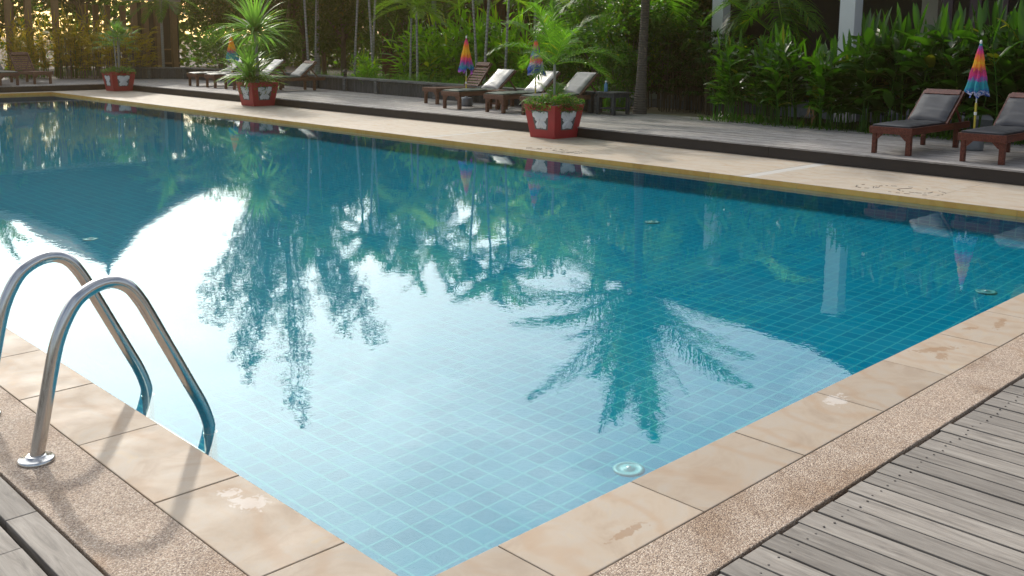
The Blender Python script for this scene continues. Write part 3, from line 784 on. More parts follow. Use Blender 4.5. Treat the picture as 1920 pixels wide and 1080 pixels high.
# ---- trailing flowers filling the planter tops
def make_cover(seed, n=900, over=0.12):
    rnd = random.Random(seed); b = MB()
    for i in range(n):
        r_ = .36*math.sqrt(rnd.random())*1.05; a = rnd.uniform(0, 2*PI)
        x = max(-.38, min(.38, r_*1.3*math.cos(a))); y = max(-.38, min(.38, r_*1.3*math.sin(a)))
        e = max(abs(x), abs(y))
        z = .04 + .10*(1-(e/.38)**2) + rnd.uniform(-.03,.05) - (over*max(0, e-.33)/.05*rnd.random())
        az = math.atan2(y, x)+rnd.uniform(-1.2,1.2)
        for k in range(3):
            blade(b, (x,y,z), az+k*2.1+rnd.uniform(-.4,.4), rnd.uniform(-.3,1.2), rnd.uniform(.03,.06), rnd.uniform(.012,.02), .6, 0, 2, .1, prof=(.5,1,.1))
        if rnd.random() < .22:
            q = Vector((x,y,z+rnd.uniform(.02,.05)))
            b.add([q+Vector((.011*math.cos(j*2.1),.011*math.sin(j*2.1),rnd.uniform(0,.006))) for j in range(3)]+[q+Vector((0,0,.01))], [(0,1,3),(1,2,3),(2,0,3)], 1)
    return b
fl = make_cover(3).build('trailing_flowers', [M_['bushlit'], M_['flower']], None, (11.66,10.97,.49)); tag(fl, 'low trailing orange flowered plants filling the middle red planter', 'flowers', 'plants spilling over the planters')
fl = make_cover(4, 800, .30).build('trailing_flowers', [M_['bush'], M_['flower']], None, (11.70,20.28,.49)); tag(fl, 'creeping plants spilling over the rim of the second red planter', 'flowers', 'plants spilling over the planters')
fl = make_cover(6, 600, .05).build('trailing_flowers', [M_['bushlit'], M_['flower']], None, (11.70,27.85,.49)); tag(fl, 'low green plants in the farthest red planter', 'flowers', 'plants spilling over the planters')

# ---- ginger clumps: tall leafy canes
def ginger_mesh(seed, nst, h0, h1, spread, ll=(.30,.45), lw_=(.06,.085), bare=.30, per=11):
    rnd = random.Random(seed); b = MB(); c = MB()
    for i in range(nst):
        a = rnd.uniform(0,2*PI); r_ = spread*math.sqrt(rnd.random())
        x, y = r_*math.cos(a), r_*math.sin(a); h = rnd.uniform(h0, h1)
        la = rnd.uniform(0,2*PI); le = rnd.uniform(.05,.28)*h
        pts = [Vector((x+math.cos(la)*le*t*t, y+math.sin(la)*le*t*t, h*t)) for t in (0,.25,.5,.75,1)]
        c.tube(pts, [.010,.009,.008,.006,.003], 5, 0, cap=False)
        plane = rnd.uniform(0,PI)
        for k in range(per):
            t = bare + (1-bare)*(k+rnd.random()*.4)/per
            f = min(3.999, t*4); j = int(f); q = pts[j].lerp(pts[j+1], f-j)
            az = plane + (k % 2)*PI + rnd.uniform(-.5,.5)
            s = 1-.35*abs(t-.6)
            blade(b, q, az, rnd.uniform(.15,.95)*(.6+.6*t), rnd.uniform(*ll)*s, rnd.uniform(*lw_)*1.25, rnd.uniform(.4,1.4), 0, 4, .13, twist=rnd.uniform(-.5,.5), prof=(.2,.85,1,.7,.03))
        blade(b, pts[-1], rnd.uniform(0,6), 1.35, rnd.uniform(*ll)*.9, rnd.uniform(*lw_)*.6, .3, 0, 4, .2, prof=(.2,.85,1,.7,.03))
    return b, c
def ginger(name, loc, seed, label, group, mat, nst, h0, h1, spread, **k):
    t = empty(name, loc); tag(t, label, 'ginger plant', group)
    b, c = ginger_mesh(seed, nst, h0, h1, spread, **k)
    b.build('leaves', mat, t); c.build('canes', M_['grass'], t); return t
gR = 'tall ginger clumps behind the right deck'
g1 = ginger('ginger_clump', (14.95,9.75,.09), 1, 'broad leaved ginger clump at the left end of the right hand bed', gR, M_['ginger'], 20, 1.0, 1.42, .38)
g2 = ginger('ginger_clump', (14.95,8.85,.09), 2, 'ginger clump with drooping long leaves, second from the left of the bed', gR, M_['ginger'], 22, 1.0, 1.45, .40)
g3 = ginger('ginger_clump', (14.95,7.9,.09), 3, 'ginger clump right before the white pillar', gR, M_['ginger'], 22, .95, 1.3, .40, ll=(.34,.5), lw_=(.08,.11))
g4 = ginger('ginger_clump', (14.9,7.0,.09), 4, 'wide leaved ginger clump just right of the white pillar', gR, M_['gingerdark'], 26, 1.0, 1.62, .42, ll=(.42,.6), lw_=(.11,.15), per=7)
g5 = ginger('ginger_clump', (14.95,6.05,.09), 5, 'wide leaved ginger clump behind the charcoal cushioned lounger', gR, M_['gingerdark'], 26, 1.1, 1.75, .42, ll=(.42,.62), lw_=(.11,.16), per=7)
for s, loc, rz, lb, sc in [(g4,(14.9,5.15,.09),2.0,'dark ginger clump behind the right hand umbrella',1.08),(g5,(14.8,4.2,.09),1.2,'tall ginger clump at the right edge of the photo',1.08),
        (g2,(15.6,9.3,.09),3,'ginger clump in the second row behind the leftmost clumps',1.0),(g3,(15.7,8.4,.09),4,'ginger clump behind the one before the pillar',.95),
        (g5,(15.7,7.4,.09),5,'ginger clump in the back row beside the pillar',.95),(g4,(15.8,6.3,.09),.5,'ginger clump in the back row under the dark doorway',1.0),(g5,(15.8,5.3,.09),3.3,'ginger clump in the back row behind the umbrella',1.05),(g4,(15.8,4.3,.09),4.2,'ginger clump in the back row at the right edge',1.08)]:
    place(s, loc, rz, lb, sc)
gC = 'bright ginger foliage behind the middle loungers'
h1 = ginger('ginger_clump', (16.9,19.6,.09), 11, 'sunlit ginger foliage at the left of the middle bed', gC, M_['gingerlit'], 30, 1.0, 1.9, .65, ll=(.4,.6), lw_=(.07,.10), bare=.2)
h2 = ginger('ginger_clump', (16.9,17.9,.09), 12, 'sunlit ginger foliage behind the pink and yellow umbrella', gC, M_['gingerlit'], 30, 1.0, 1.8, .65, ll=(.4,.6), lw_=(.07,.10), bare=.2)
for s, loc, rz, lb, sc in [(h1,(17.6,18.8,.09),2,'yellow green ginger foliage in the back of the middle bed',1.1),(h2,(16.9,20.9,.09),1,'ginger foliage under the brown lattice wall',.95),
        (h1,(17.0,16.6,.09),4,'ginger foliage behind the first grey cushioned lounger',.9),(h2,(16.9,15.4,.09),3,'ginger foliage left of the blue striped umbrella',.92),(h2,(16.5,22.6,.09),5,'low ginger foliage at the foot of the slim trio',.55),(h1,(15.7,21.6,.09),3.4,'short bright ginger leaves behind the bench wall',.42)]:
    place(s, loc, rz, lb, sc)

# ---- lady palms (rhapis)
def rhapis(loc, seed, label, group, n=46, h=1.5, sp=.45, mat='rhapis'):
    rnd = random.Random(seed); t = empty('lady_palm', loc); tag(t, label, 'lady palm', group)
    b = MB(); c = MB()
    for i in range(n):
        a = rnd.uniform(0,2*PI); r_ = sp*math.sqrt(rnd.random()); x, y = r_*math.cos(a), r_*math.sin(a); hh = h*rnd.uniform(.25,1)
        if i % 3 == 0: c.tube([(x,y,0),(x*1.05,y*1.05,hh)], [.010,.008], 5, cap=False)
        fan_leaf(b, Vector((x*1.05,y*1.05,hh)), a+rnd.uniform(-.9,.9), rnd.uniform(-.1,1.0), rnd.uniform(.12,.28), 8, rnd.uniform(.22,.34), .034, 0, 0, rnd)
    b.build('fan_leaves', M_[mat], t); c.build('canes', M_['twig'], t); return t
rp = rhapis((16.9,12.3,.09), 1, 'dark lady palm right of the coconut trunk', 'lady palms in the shade', 90, 1.35, .5)
for loc, rz, lb, sc in [((17.1,11.6,.09),1,'dark lady palm in front of the left white pillar',1.0),((17.3,12.9,.09),2,'dark lady palm behind the coconut trunk',1.15),((16.6,11.0,.09),3,'lady palm at the right end of the sandy path',.85),((17.9,12.2,.09),4,'lady palm under the dark house window',1.25),((17.6,10.9,.09),5,'lady palm between the pillar and the ginger bed',1.05)]:
    place(rp, loc, rz, lb, sc)
rq = rhapis((12.9,31.6,.09), 7, 'sunlit lady palm behind the farthest red planter', 'sunny plants beyond the pool end', 90, 1.35, .5, 'glowleaf')
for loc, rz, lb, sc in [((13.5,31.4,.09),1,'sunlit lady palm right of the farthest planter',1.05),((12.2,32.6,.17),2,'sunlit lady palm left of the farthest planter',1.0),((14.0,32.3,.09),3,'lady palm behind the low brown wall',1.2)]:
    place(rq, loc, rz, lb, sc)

# ---- broadleaf bushes and trees made of many small leaves
def leaf_cloud(rnd, n, cen, rad, size, b, clumps=9, squash=.8):
    cs = []
    for i in range(clumps):
        a = rnd.uniform(0,2*PI); e = rnd.uniform(-.7,1.4); q = rad*rnd.uniform(.45,.85)
        cs.append((Vector((cen[0]+q*math.cos(a)*math.cos(e), cen[1]+q*math.sin(a)*math.cos(e), cen[2]+q*math.sin(e)*squash)), rad*rnd.uniform(.28,.5)))
    for i in range(n):
        c, r_ = cs[rnd.randrange(clumps)]
        d = Vector((rnd.gauss(0,1),rnd.gauss(0,1),rnd.gauss(0,1)))
        if d.length < .01: continue
        d.normalize(); p = c + d*r_*rnd.random()**.4
        s = size*rnd.uniform(.6,1.3)
        ax = (d + Vector((rnd.uniform(-.8,.8),rnd.uniform(-.8,.8),rnd.uniform(-.5,.9)))).normalized()
        sd = ax.cross(Vector((rnd.uniform(-1,1),rnd.uniform(-1,1),rnd.uniform(-1,1)))).normalized()
        b.add([p, p+ax*s*.45+sd*s*.24, p+ax*s-Z*s*.12, p+ax*s*.45-sd*s*.24], [(0,1,2,3)])
    return cs
def tree(name, loc, h, r_, n, size, mat, seed, label, cat, group, trunk_h=None, squash=.8, tr=.05, clumps=12):
    rnd = random.Random(seed); t = empty(name, loc); tag(t, label, cat, group)
    th = trunk_h if trunk_h is not None else h-r_*squash
    cen = (0,0,h-r_*squash*.95)
    b = MB(); cs = leaf_cloud(rnd, n, cen, r_, size, b, clumps, squash); b.build('crown', mat, t)
    c = MB(); c.tube([(0,0,-.05),(.03,.02,th*.5),(0,0,th)], [tr*1.3, tr, tr*.8], 8)
    for q, rr_ in cs: c.tube([(0,0,th*U(.6,1)), (Vector((0,0,th))+q)/2, q], [tr*.5, tr*.3, tr*.12], 5, cap=False)
    c.build('trunk' if h > 2.5 else 'stems', M_['twig'], t); return t
gb = 'glossy bushes by the coconut palm'
bu = tree('bush', (16.3,13.2,.09), 2.5, 1.0, 5200, .105, M_['bush'], 1, 'glossy dark bush just left of the coconut trunk', 'bush', gb, .7, 1.15, .03, 16)
for loc, rz, lb, sc in [((16.6,14.3,.09),1,'glossy bush behind the potted palm',.95),((17.6,13.7,.09),2,'tall glossy bush behind the coconut palm',1.15),((15.6,14.6,.09),3,'low glossy bush behind the striped blue umbrella',.6),((15.5,12.9,.09),4,'low bush beside the dark side table',.55)]:
    place(bu, loc, rz, lb, sc)
bl = tree('bush', (15.6,29.3,.09), 1.65, .95, 5200, .075, M_['bushlit'], 2, 'round light green bush behind the low dark wall at left', 'bush', 'small leaved bushes left of the strap leaf plant', .3, .9, .03, 16)
place(bl, (16.6,27.6,.09), 2, 'light green bush right of the round one, behind the far umbrella', 1.1)
place(bl, (15.6,26.6,.09), 4, 'darker bush hidden behind the strap leaf plant', .85)
# sunny clump at far left
rnd = random.Random(77)
sun_c = ginger('ginger_clump', (12.3,33.0,.17), 21, 'golden backlit leafy clump left of the farthest planter', 'golden clumps at the far left', M_['glowleaf'], 42, .9, 1.75, .7, ll=(.25,.4), lw_=(.035,.055), bare=.25, per=12)
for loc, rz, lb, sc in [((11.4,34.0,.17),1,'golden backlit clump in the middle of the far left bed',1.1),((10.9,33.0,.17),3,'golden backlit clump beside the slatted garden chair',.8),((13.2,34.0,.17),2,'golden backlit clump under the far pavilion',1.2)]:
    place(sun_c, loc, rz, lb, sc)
# background trees
gt = 'background trees closing the garden'
tr1 = tree('garden_tree', (20.5,19.5,.09), 4.4, 1.7, 7000, .17, M_['treeleaf'], 31, 'dense garden tree behind the brown lattice wall', 'tree', gt, 2.2, .9, .09, 18)
tr2 = tree('garden_tree', (18.8,23.5,.09), 3.7, 1.6, 7000, .15, M_['treeleaf'], 32, 'dark garden tree behind the tight trio of slim palms', 'tree', gt, 1.5, 1.0, .08, 18)
for s, loc, rz, lb, sc in [(tr2,(18.4,26.5,.09),1,'garden tree behind the far umbrella',1.0),(tr1,(18.9,29.5,.09),2,'garden tree behind the round light bush',1.0),(tr1,(17.4,32.6,.09),4,'garden tree beside the dark pavilion posts',.85),
        (tr2,(19.3,14.2,.09),3,'garden tree left of the dark house',.95),(tr2,(19.6,16.8,.09),5,'garden tree behind the middle ginger bed',.95),(tr1,(22.5,23,.09),1,'tree in the second row behind the trio',1.0),(tr1,(21.5,27.5,.09),3,'tree in the second row behind the far umbrella',1.05),
        (tr2,(9.2,38.0,.09),2,'pale backlit tree at the far left behind the pavilion',1.55),(tr1,(16.0,41.5,.09),1,'backlit tree behind the dark end of the pavilion',1.25),(tr2,(13.0,42.5,.09),4,'backlit tree seen through the pavilion posts',1.3),(tr1,(7.6,36.5,.09),2,'tree at the left edge of the garden',1.5),(tr2,(21.0,31.5,.09),2,'tree in the back behind the pavilion roof',1.05)]:
    place(s, loc, rz, lb, sc)

rnd = random.Random(99); b = MB()
segs = [((27,2),(27,44)),((27,44),(-4,46)),((-4,46),(-8,30))]
for (xa,ya),(xb,yb) in segs:
    Ln = math.hypot(xb-xa,yb-ya)
    for i in range(int(Ln*520)):
        t_ = rnd.random(); x = xa+(xb-xa)*t_; y = ya+(yb-ya)*t_
        if y > 43.5 and x < 17 and rnd.random() < .38: continue
        top = 3.7 + (1.3 if y > 43.5 else 0) + 1.3*noise.noise(Vector((x*.35,y*.35,0))) + .7*noise.noise(Vector((x*1.1,y*1.1,3)))
        p = Vector((x+rnd.gauss(0,.7), y+rnd.gauss(0,.7), top*rnd.random()**.8))
        az = rnd.uniform(0,6.3); d = Vector((math.cos(az),math.sin(az),rnd.uniform(-.8,.5))).normalized()*rnd.uniform(.22,.42)
        sd_ = d.cross(Vector((rnd.uniform(-1,1),rnd.uniform(-1,1),rnd.uniform(-1,1)))).normalized()*rnd.uniform(.08,.15)
        b.add([p,p+d*.5+sd_,p+d,p+d*.5-sd_],[(0,1,2,3)])
tag(b.build('far_wood', M_['treeleaf']), 'dense far wood closing the garden behind the houses', 'wood', kind='stuff')

# tall feathery tree whose reflection fills the left of the pool
rnd = random.Random(44)
t = empty('feathery_tree', (17.6,29.0,.09)); tag(t, 'very tall feathery tree behind the garden, mirrored in the left half of the pool', 'tree')
tb, cb = MB(), MB()
for i in range(30):
    a = i*2.4; sp_r = .35+2.9*math.sqrt(rnd.random()); H = rnd.uniform(8.2, 13.8)*(1-.10*sp_r)
    ex, ey = sp_r*math.cos(a), sp_r*math.sin(a)
    pts = [Vector((ex*t_**1.5, ey*t_**1.5, H*t_)) for t_ in (0,.2,.4,.6,.8,1)]
    tb.tube(pts, [.075,.06,.045,.03,.018,.006], 5, cap=False)
    for j in range(84):
        f = .28+.72*rnd.random()
        k = min(4.999, f*5); q = pts[int(k)].lerp(pts[int(k)+1], k-int(k))
        az = rnd.uniform(0,2*PI); el = rnd.uniform(-.1,.9); l_ = rnd.uniform(.35,.95)*(1.25-.7*f)
        d = Vector((math.cos(az)*math.cos(el), math.sin(az)*math.cos(el), math.sin(el)))
        e = q+d*l_; sp2 = d.cross(Z).normalized()
        for m_ in range(11):
            s0 = q.lerp(e, (m_+1)/11); dd = (d*.5 + Vector((rnd.uniform(-.9,.9),rnd.uniform(-.9,.9),rnd.uniform(-1.3,.2)))).normalized()*rnd.uniform(.12,.28)
            sd = dd.cross(Vector((rnd.uniform(-1,1),rnd.uniform(-1,1),.3))).normalized()*rnd.uniform(.012,.026)
            cb.add([s0-sd*.3, s0+dd*.5-sd, s0+dd, s0+dd*.5+sd], [(0,1,2,3)])
tb.build('branches', M_['twig'], t); cb.build('crown', M_['needle'], t)

# low grass and ferns along the back of the bench wall
rnd = random.Random(8); b = MB()
for i in range(3600):
    y = rnd.uniform(12.6, 23.6); x = 15.0 + rnd.random()*.8 + (y-17)*.03
    blade(b, (x,y,.09), rnd.uniform(0,2*PI), rnd.uniform(.8,1.5), rnd.uniform(.35,.72), rnd.uniform(.012,.022), rnd.uniform(.3,1.2), 0, 3, .1, prof=(.7,1,.6,.05))
tag(b.build('tall_grass', M_['grass']), 'tall strap grass along the bench wall', 'grass', kind='stuff')
b = MB()
for i in range(2600):
    y = rnd.uniform(3, 10.3); x = rnd.uniform(14.5, 15.6)
    blade(b, (x,y,.09), rnd.uniform(0,2*PI), rnd.uniform(.6,1.4), rnd.uniform(.1,.3), rnd.uniform(.012,.03), rnd.uniform(.3,1.2), 0, 3, .1, prof=(.7,1,.6,.05))
tag(b.build('undergrowth', M_['ginger']), 'low undergrowth beneath the ginger clumps', 'undergrowth', kind='stuff')
b = MB()
for i in range(14):
    blade(b, (14.75+U(-.1,.1), 8.05+U(-.1,.1), U(.35,.62)), U(0,6), U(-1.4,-.9), U(.12,.22), U(.02,.04), -.2, 0, 3, .3, prof=(.4,1,.7,.1))
tag(b.build('dry_leaves', M_['deadleaf']), 'bunch of dry curled leaves hanging in the ginger bed', 'dry leaves')

# ------------------------------------------------------------------ furniture
def make_lounger(name, wood, cush, headbar=True, angle=39, slats_only=False, backcush=None, brace=True):
    """front legs at x=0, length along +x, width along y, floor z=0"""
    t = empty(name); W = .255; Lx = 1.78; H = .345
    for sy in (-1, 1):
        b = MB(); b.box(-.01, Lx, sy*W-.02, sy*W+.02, H-.085, H-.001); b.build('side_rail', wood, t, bevel=.004)
    b = MB(); b.box(-.035,-.0105,-W-.022,W+.022,H-.088,H); b.build('front_rail', wood, t, bevel=.004)
    for x in (.0, Lx-.33):
        for sy in (-1, 1):
            b = MB(); y = sy*(W-.034)
            b.box(x-.008, x+.052, y-.030+sy*.004, y+.030-sy*.0-.004*(sy>0), 0, H-.012); b.build('leg', wood, t, bevel=.004)
    for sy in (-1, 1):     # curved corner brackets of the front
        b = MB(); y = sy*(W-.066)
        b.hexa([(-.006,y,H-.089),(.014,y,H-.089),(.014,y-sy*.085,H-.089),(-.006,y-sy*.085,H-.089)][::sy],
               [(-.006,y,H-.165),(.014,y,H-.165),(.014,y-sy*.012,H-.160),(-.006,y-sy*.012,H-.160)][::sy])
        b.build('corner_bracket', wood, t)
    px = 1.03
    b = MB(); x = .03
    while x < px-.05: b.box(x, x+.055, -W+.021, W-.021, H-.03, H-.006); x += .075
    b.build('seat_slats', wood, t)
    a = R(angle); Mx = Matrix.Translation((px,0,H)) @ Matrix.Rotation(-a, 4, 'Y')
    BL_ = .64
    for sy in (-1, 1):
        b = MB(); b.box(0, BL_, sy*W-.018, sy*W+.018, -.03, .012, M=Mx); b.build('backrest_rail', wood, t, bevel=.003)
    b = MB()
    if headbar: b.box(BL_-.095, BL_, -W+.0185, W-.0185, -.028, .034, M=Mx)
    if not headbar: b.box(BL_-.03, BL_, -W+.0185, W-.0185, -.028, -.002, M=Mx)
    b.build('head_bar', wood, t, bevel=.003)
    b = MB(); x = .03
    while x < BL_-.1:
        b.box(x, x+(.045 if slats_only else .055), -W+.019, W-.019, -.022, .0, M=Mx); x += .072
    b.build('backrest_slats', wood, t)
    if brace:
        for sy in (-1, 1):
            b = MB(); p = Mx @ Vector((BL_*.62, sy*(W-.03), -.03)); b.beam(p, (p.x+.24, sy*(W-.03), H-.03), .018, .03)
            b.build('prop', wood, t)
    if not slats_only:
        b = MB(); n = 22
        def pad(L0, L1, M2, th, mi):
            v = []; f = []; ny = 8
            for i in range(n+1):
                for j in range(ny+1):
                    u = i/n; w = j/ny; x = L0+(L1-L0)*u; y = -W+.012+(2*W-.024)*w
                    e = min(1, min(u, 1-u)*9)**.5 * min(1, min(w, 1-w)*9)**.5
                    z = th*(.55+.45*e) + .008*noise.noise(Vector((x*7,y*5,mi*3.1+1))) + .006*noise.noise(Vector((x*22,y*4,mi*5.1)))
                    v.append(M2 @ Vector((x,y,z)))
            for i in range(n):
                for j in range(ny):
                    q = i*(ny+1)+j; f.append((q, q+ny+1, q+ny+2, q+1))
            m0 = len(v)
            for i in range(n+1):
                for j in range(ny+1):
                    if i in (0,n) or j in (0,ny):
                        pass
            b.add(v, f, mi, True)
            lo = [M2 @ Vector((x,y,.0)) for x, y in ((L0,-W+.012),(L1,-W+.012),(L1,W-.012),(L0,W-.012))]
            def side(idx, c0, c1):
                top = [v[k] for k in idx]; m_ = len(top)-1
                bot = [lo[c0].lerp(lo[c1], k/m_) for k in range(m_+1)]
                b.add(top+bot, [(k, k+1, m_+2+k, m_+1+k) for k in range(m_)], mi, True)
            R1 = ny+1
            side([i*R1 for i in range(n+1)], 0, 1); side([i*R1+ny for i in range(n+1)], 3, 2)
            side(list(range(ny+1)), 0, 3); side([n*R1+j for j in range(ny+1)], 1, 2)
        pad(-.02, px-.0, Matrix.Translation((0,0,H)), .040, 0)
        b.build('seat_cushion', cush, t)
        b = MB(); pad(.02, BL_-(.10 if headbar else .005), Mx @ Matrix.Translation((0,0,.004)), .045, 1)
        for i in range(len(b.m)): b.m[i] = 0
        b.build('back_cushion', backcush or cush, t)
    return t
DZ = .172
LA = make_lounger('sun_lounger', M_['loungewood'], M_['cushion']); LA.location = (12.09, 5.55, DZ)
tag(LA, 'red brown sun lounger with charcoal cushion, left of the rainbow umbrella at right', 'sun lounger', 'charcoal cushioned loungers on the right deck')
c = copy_tree(LA); c.location = (12.06, 4.43, DZ); c['label'] = 'red brown sun lounger with charcoal cushion cut by the right edge of the photo'
LB = make_lounger('sun_lounger', M_['oldteak'], M_['greencushion'], headbar=False, angle=38, backcush=M_['greycushion']); LB.location = (12.90, 14.93, DZ)
tag(LB, 'dark wood sun lounger with shiny grey back cushion, under the pink and yellow umbrella', 'sun lounger', 'grey cushioned loungers in the middle')
for (x, y), lb in [((12.90,13.68),'dark wood sun lounger between the two rainbow umbrellas, left of the red planter'),((12.95,12.75),'dark wood sun lounger half hidden behind the middle red planter')]:
    c = copy_tree(LB); c.location = (x, y, DZ); c['label'] = lb
LC = copy_tree(LB); LC.location = (12.95, 25.9, DZ); LC['label'] = 'grey backed lounger, leftmost of the far row'; LC['group'] = 'loungers in the far row'
for (x, y), lb in [((12.95,24.9),'grey backed lounger second from the left of the far row'),((12.95,23.88),'grey backed lounger partly behind the strap leaf plant')]:
    c = copy_tree(LC); c.location = (x, y, DZ); c['label'] = lb
LD = make_lounger('sun_lounger', M_['oldteak'], M_['greencushion'], headbar=True, angle=38); LD.location = (12.95, 22.35, DZ)
tag(LD, 'lounger with dark green cushion right of the strap leaf plant', 'sun lounger', 'loungers in the far row')
LE = make_lounger('slatted_lounger', M_['oldteak'], M_['greencushion'], headbar=True, angle=52, slats_only=True); LE.location = (13.55, 16.35, DZ); LE.rotation_euler = (0,0,-.12)
tag(LE, 'bare slatted wooden lounger behind the pink and yellow umbrella', 'sun lounger')
c = copy_tree(LE); c.location = (10.15,29.3,DZ); c.rotation_euler = (0,0,PI/2+.1); c['label'] = 'bare slatted wooden lounger on the sunny deck at the far left'
c = copy_tree(LD); c.location = (9.15,28.95,DZ); c.rotation_euler = (0,0,PI/2+.05); c['label'] = 'cushioned lounger cut by the left edge of the photo'; del c['group']

def make_table(name, loc, w, d, h, label, mat):
    t = empty(name, loc); tag(t, label, 'side table')
    b = MB(); b.box(-w/2,w/2,-d/2,d/2,h-.035,h); b.build('table_top', mat, t, bevel=.004)
    b = MB(); b.box(-w/2+.03,w/2-.03,-d/2+.03,d/2-.03,h-.10,h-.036); b.build('apron', mat, t)
    for sx in (-1,1):
        for sy in (-1,1):
            b = MB(); x, y = sx*(w/2-.045), sy*(d/2-.045); b.box(x-.03,x+.03,y-.03,y+.03,0,h-.101); b.build('leg', mat, t, bevel=.003)
    b = MB(); b.box(-w/2+.05,w/2-.05,-d/2+.05,d/2-.05,.10,.125); b.build('shelf', mat, t)
    return t
tb_ = make_table('side_table', (14.40,12.02,DZ), .5, .46, .42, 'dark square side table left of the coconut trunk', M_['darkwall'])
c = make_table('side_table', (13.75,22.98,DZ), .34, .3, .38, 'small side table between the far loungers behind the strap leaf plant', M_['oldteak'])
c = make_table('side_table', (13.6,14.32,DZ), .32, .3, .38, 'small wooden side table between the two middle loungers', M_['oldteak'])
t = empty('low_bench', (14.45,12.95,DZ)); tag(t, 'long low dark bench beside the side table', 'bench')
b = MB(); b.box(-.2,.2,-.55,.55,.36,.40); b.build('bench_top', M_['darkwall'], t, bevel=.004)
for y in (-.45,.45):
    b = MB(); b.box(-.17,.17,y-.03,y+.03,0,.359); b.build('leg', M_['darkwall'], t)

# closed rainbow umbrellas
def make_umbrella(cloth, seed, rad=.115, ragg=.06, tilt=0, pole_z0=0):
    rnd = random.Random(seed); t = empty('beach_umbrella')
    b = MB(); b.tube([(0,0,.02),(0,0,.62)], .0135, 10); b.build('lower_pole', M_['yellow'], t)
    b = MB(); b.tube([(0,0,.5),(0,0,1.40)], .0095, 10); b.build('upper_pole', M_['pole'], t)
    b = MB(); b.lathe([(.011,1.385),(.016,1.39),(.014,1.42),(.006,1.435),(0,1.436)], 10); b.build('finial', M_['white'], t)
    b = MB(); n = 64; rows = 22; v = []; f = []
    ph = [rnd.uniform(0,2*PI) for _ in range(4)]
    for i in range(rows+1):
        u = i/rows
        for k in range(n):
            a = 2*PI*k/n
            hem = .74 + ragg*math.sin(a*3+ph[0])*.5 + ragg*.6*math.sin(a*5+ph[1])
            z = 1.39 + (hem-1.39)*u
            r_ = .012 + (rad-.012)*u**.85
            r_ *= 1 + (.12+.22*u)*math.sin(a*8+ph[2]+u*1.4+.5*math.sin(u*9)) + .10*u*math.sin(a*3+ph[3]+u*2) + .05*math.sin(u*17+a*2)
            v.append((r_*math.cos(a)+.02*u*math.sin(ph[0]), r_*math.sin(a), z))
    for i in range(rows):
        for k in range(n):
            k2 = (k+1) % n; f.append((i*n+k, i*n+k2, (i+1)*n+k2, (i+1)*n+k))
    b.add(v, f, 0, True); o = b.build('folded_canopy', cloth, t)
    b = MB(); b.lathe([(.0,.0),(.125,.0),(.132,.03),(.128,.15),(.112,.175),(.03,.18),(.03,.21),(.018,.212)], 24); b.build('base', M_['concrete'], t)
    b = MB(); b.tube([(0,0,.46),(0,0,.50)], .018, 10); b.build('clamp', M_['white'], t)
    return t
gu = 'closed rainbow umbrellas'
ua = make_umbrella(M_['clothA'], 1); ua.location = (13.45,5.06,DZ); tag(ua, 'closed rainbow umbrella between the two right loungers', 'umbrella', gu)
ub = make_umbrella(M_['clothB'], 2, .125, .09); ub.location = (13.70,15.38,DZ); tag(ub, 'closed pink and yellow umbrella behind the middle loungers', 'umbrella', gu)
uc = make_umbrella(M_['clothC'], 3, .14, .05); uc.location = (13.70,13.38,DZ); tag(uc, 'closed umbrella with blue and pink stripes behind the potted palm', 'umbrella', gu)
ud = make_umbrella(M_['clothD'], 4, .14, .07); ud.location = (13.9,25.45,DZ); tag(ud, 'closed yellow and blue umbrella behind the far loungers at left', 'umbrella', gu)

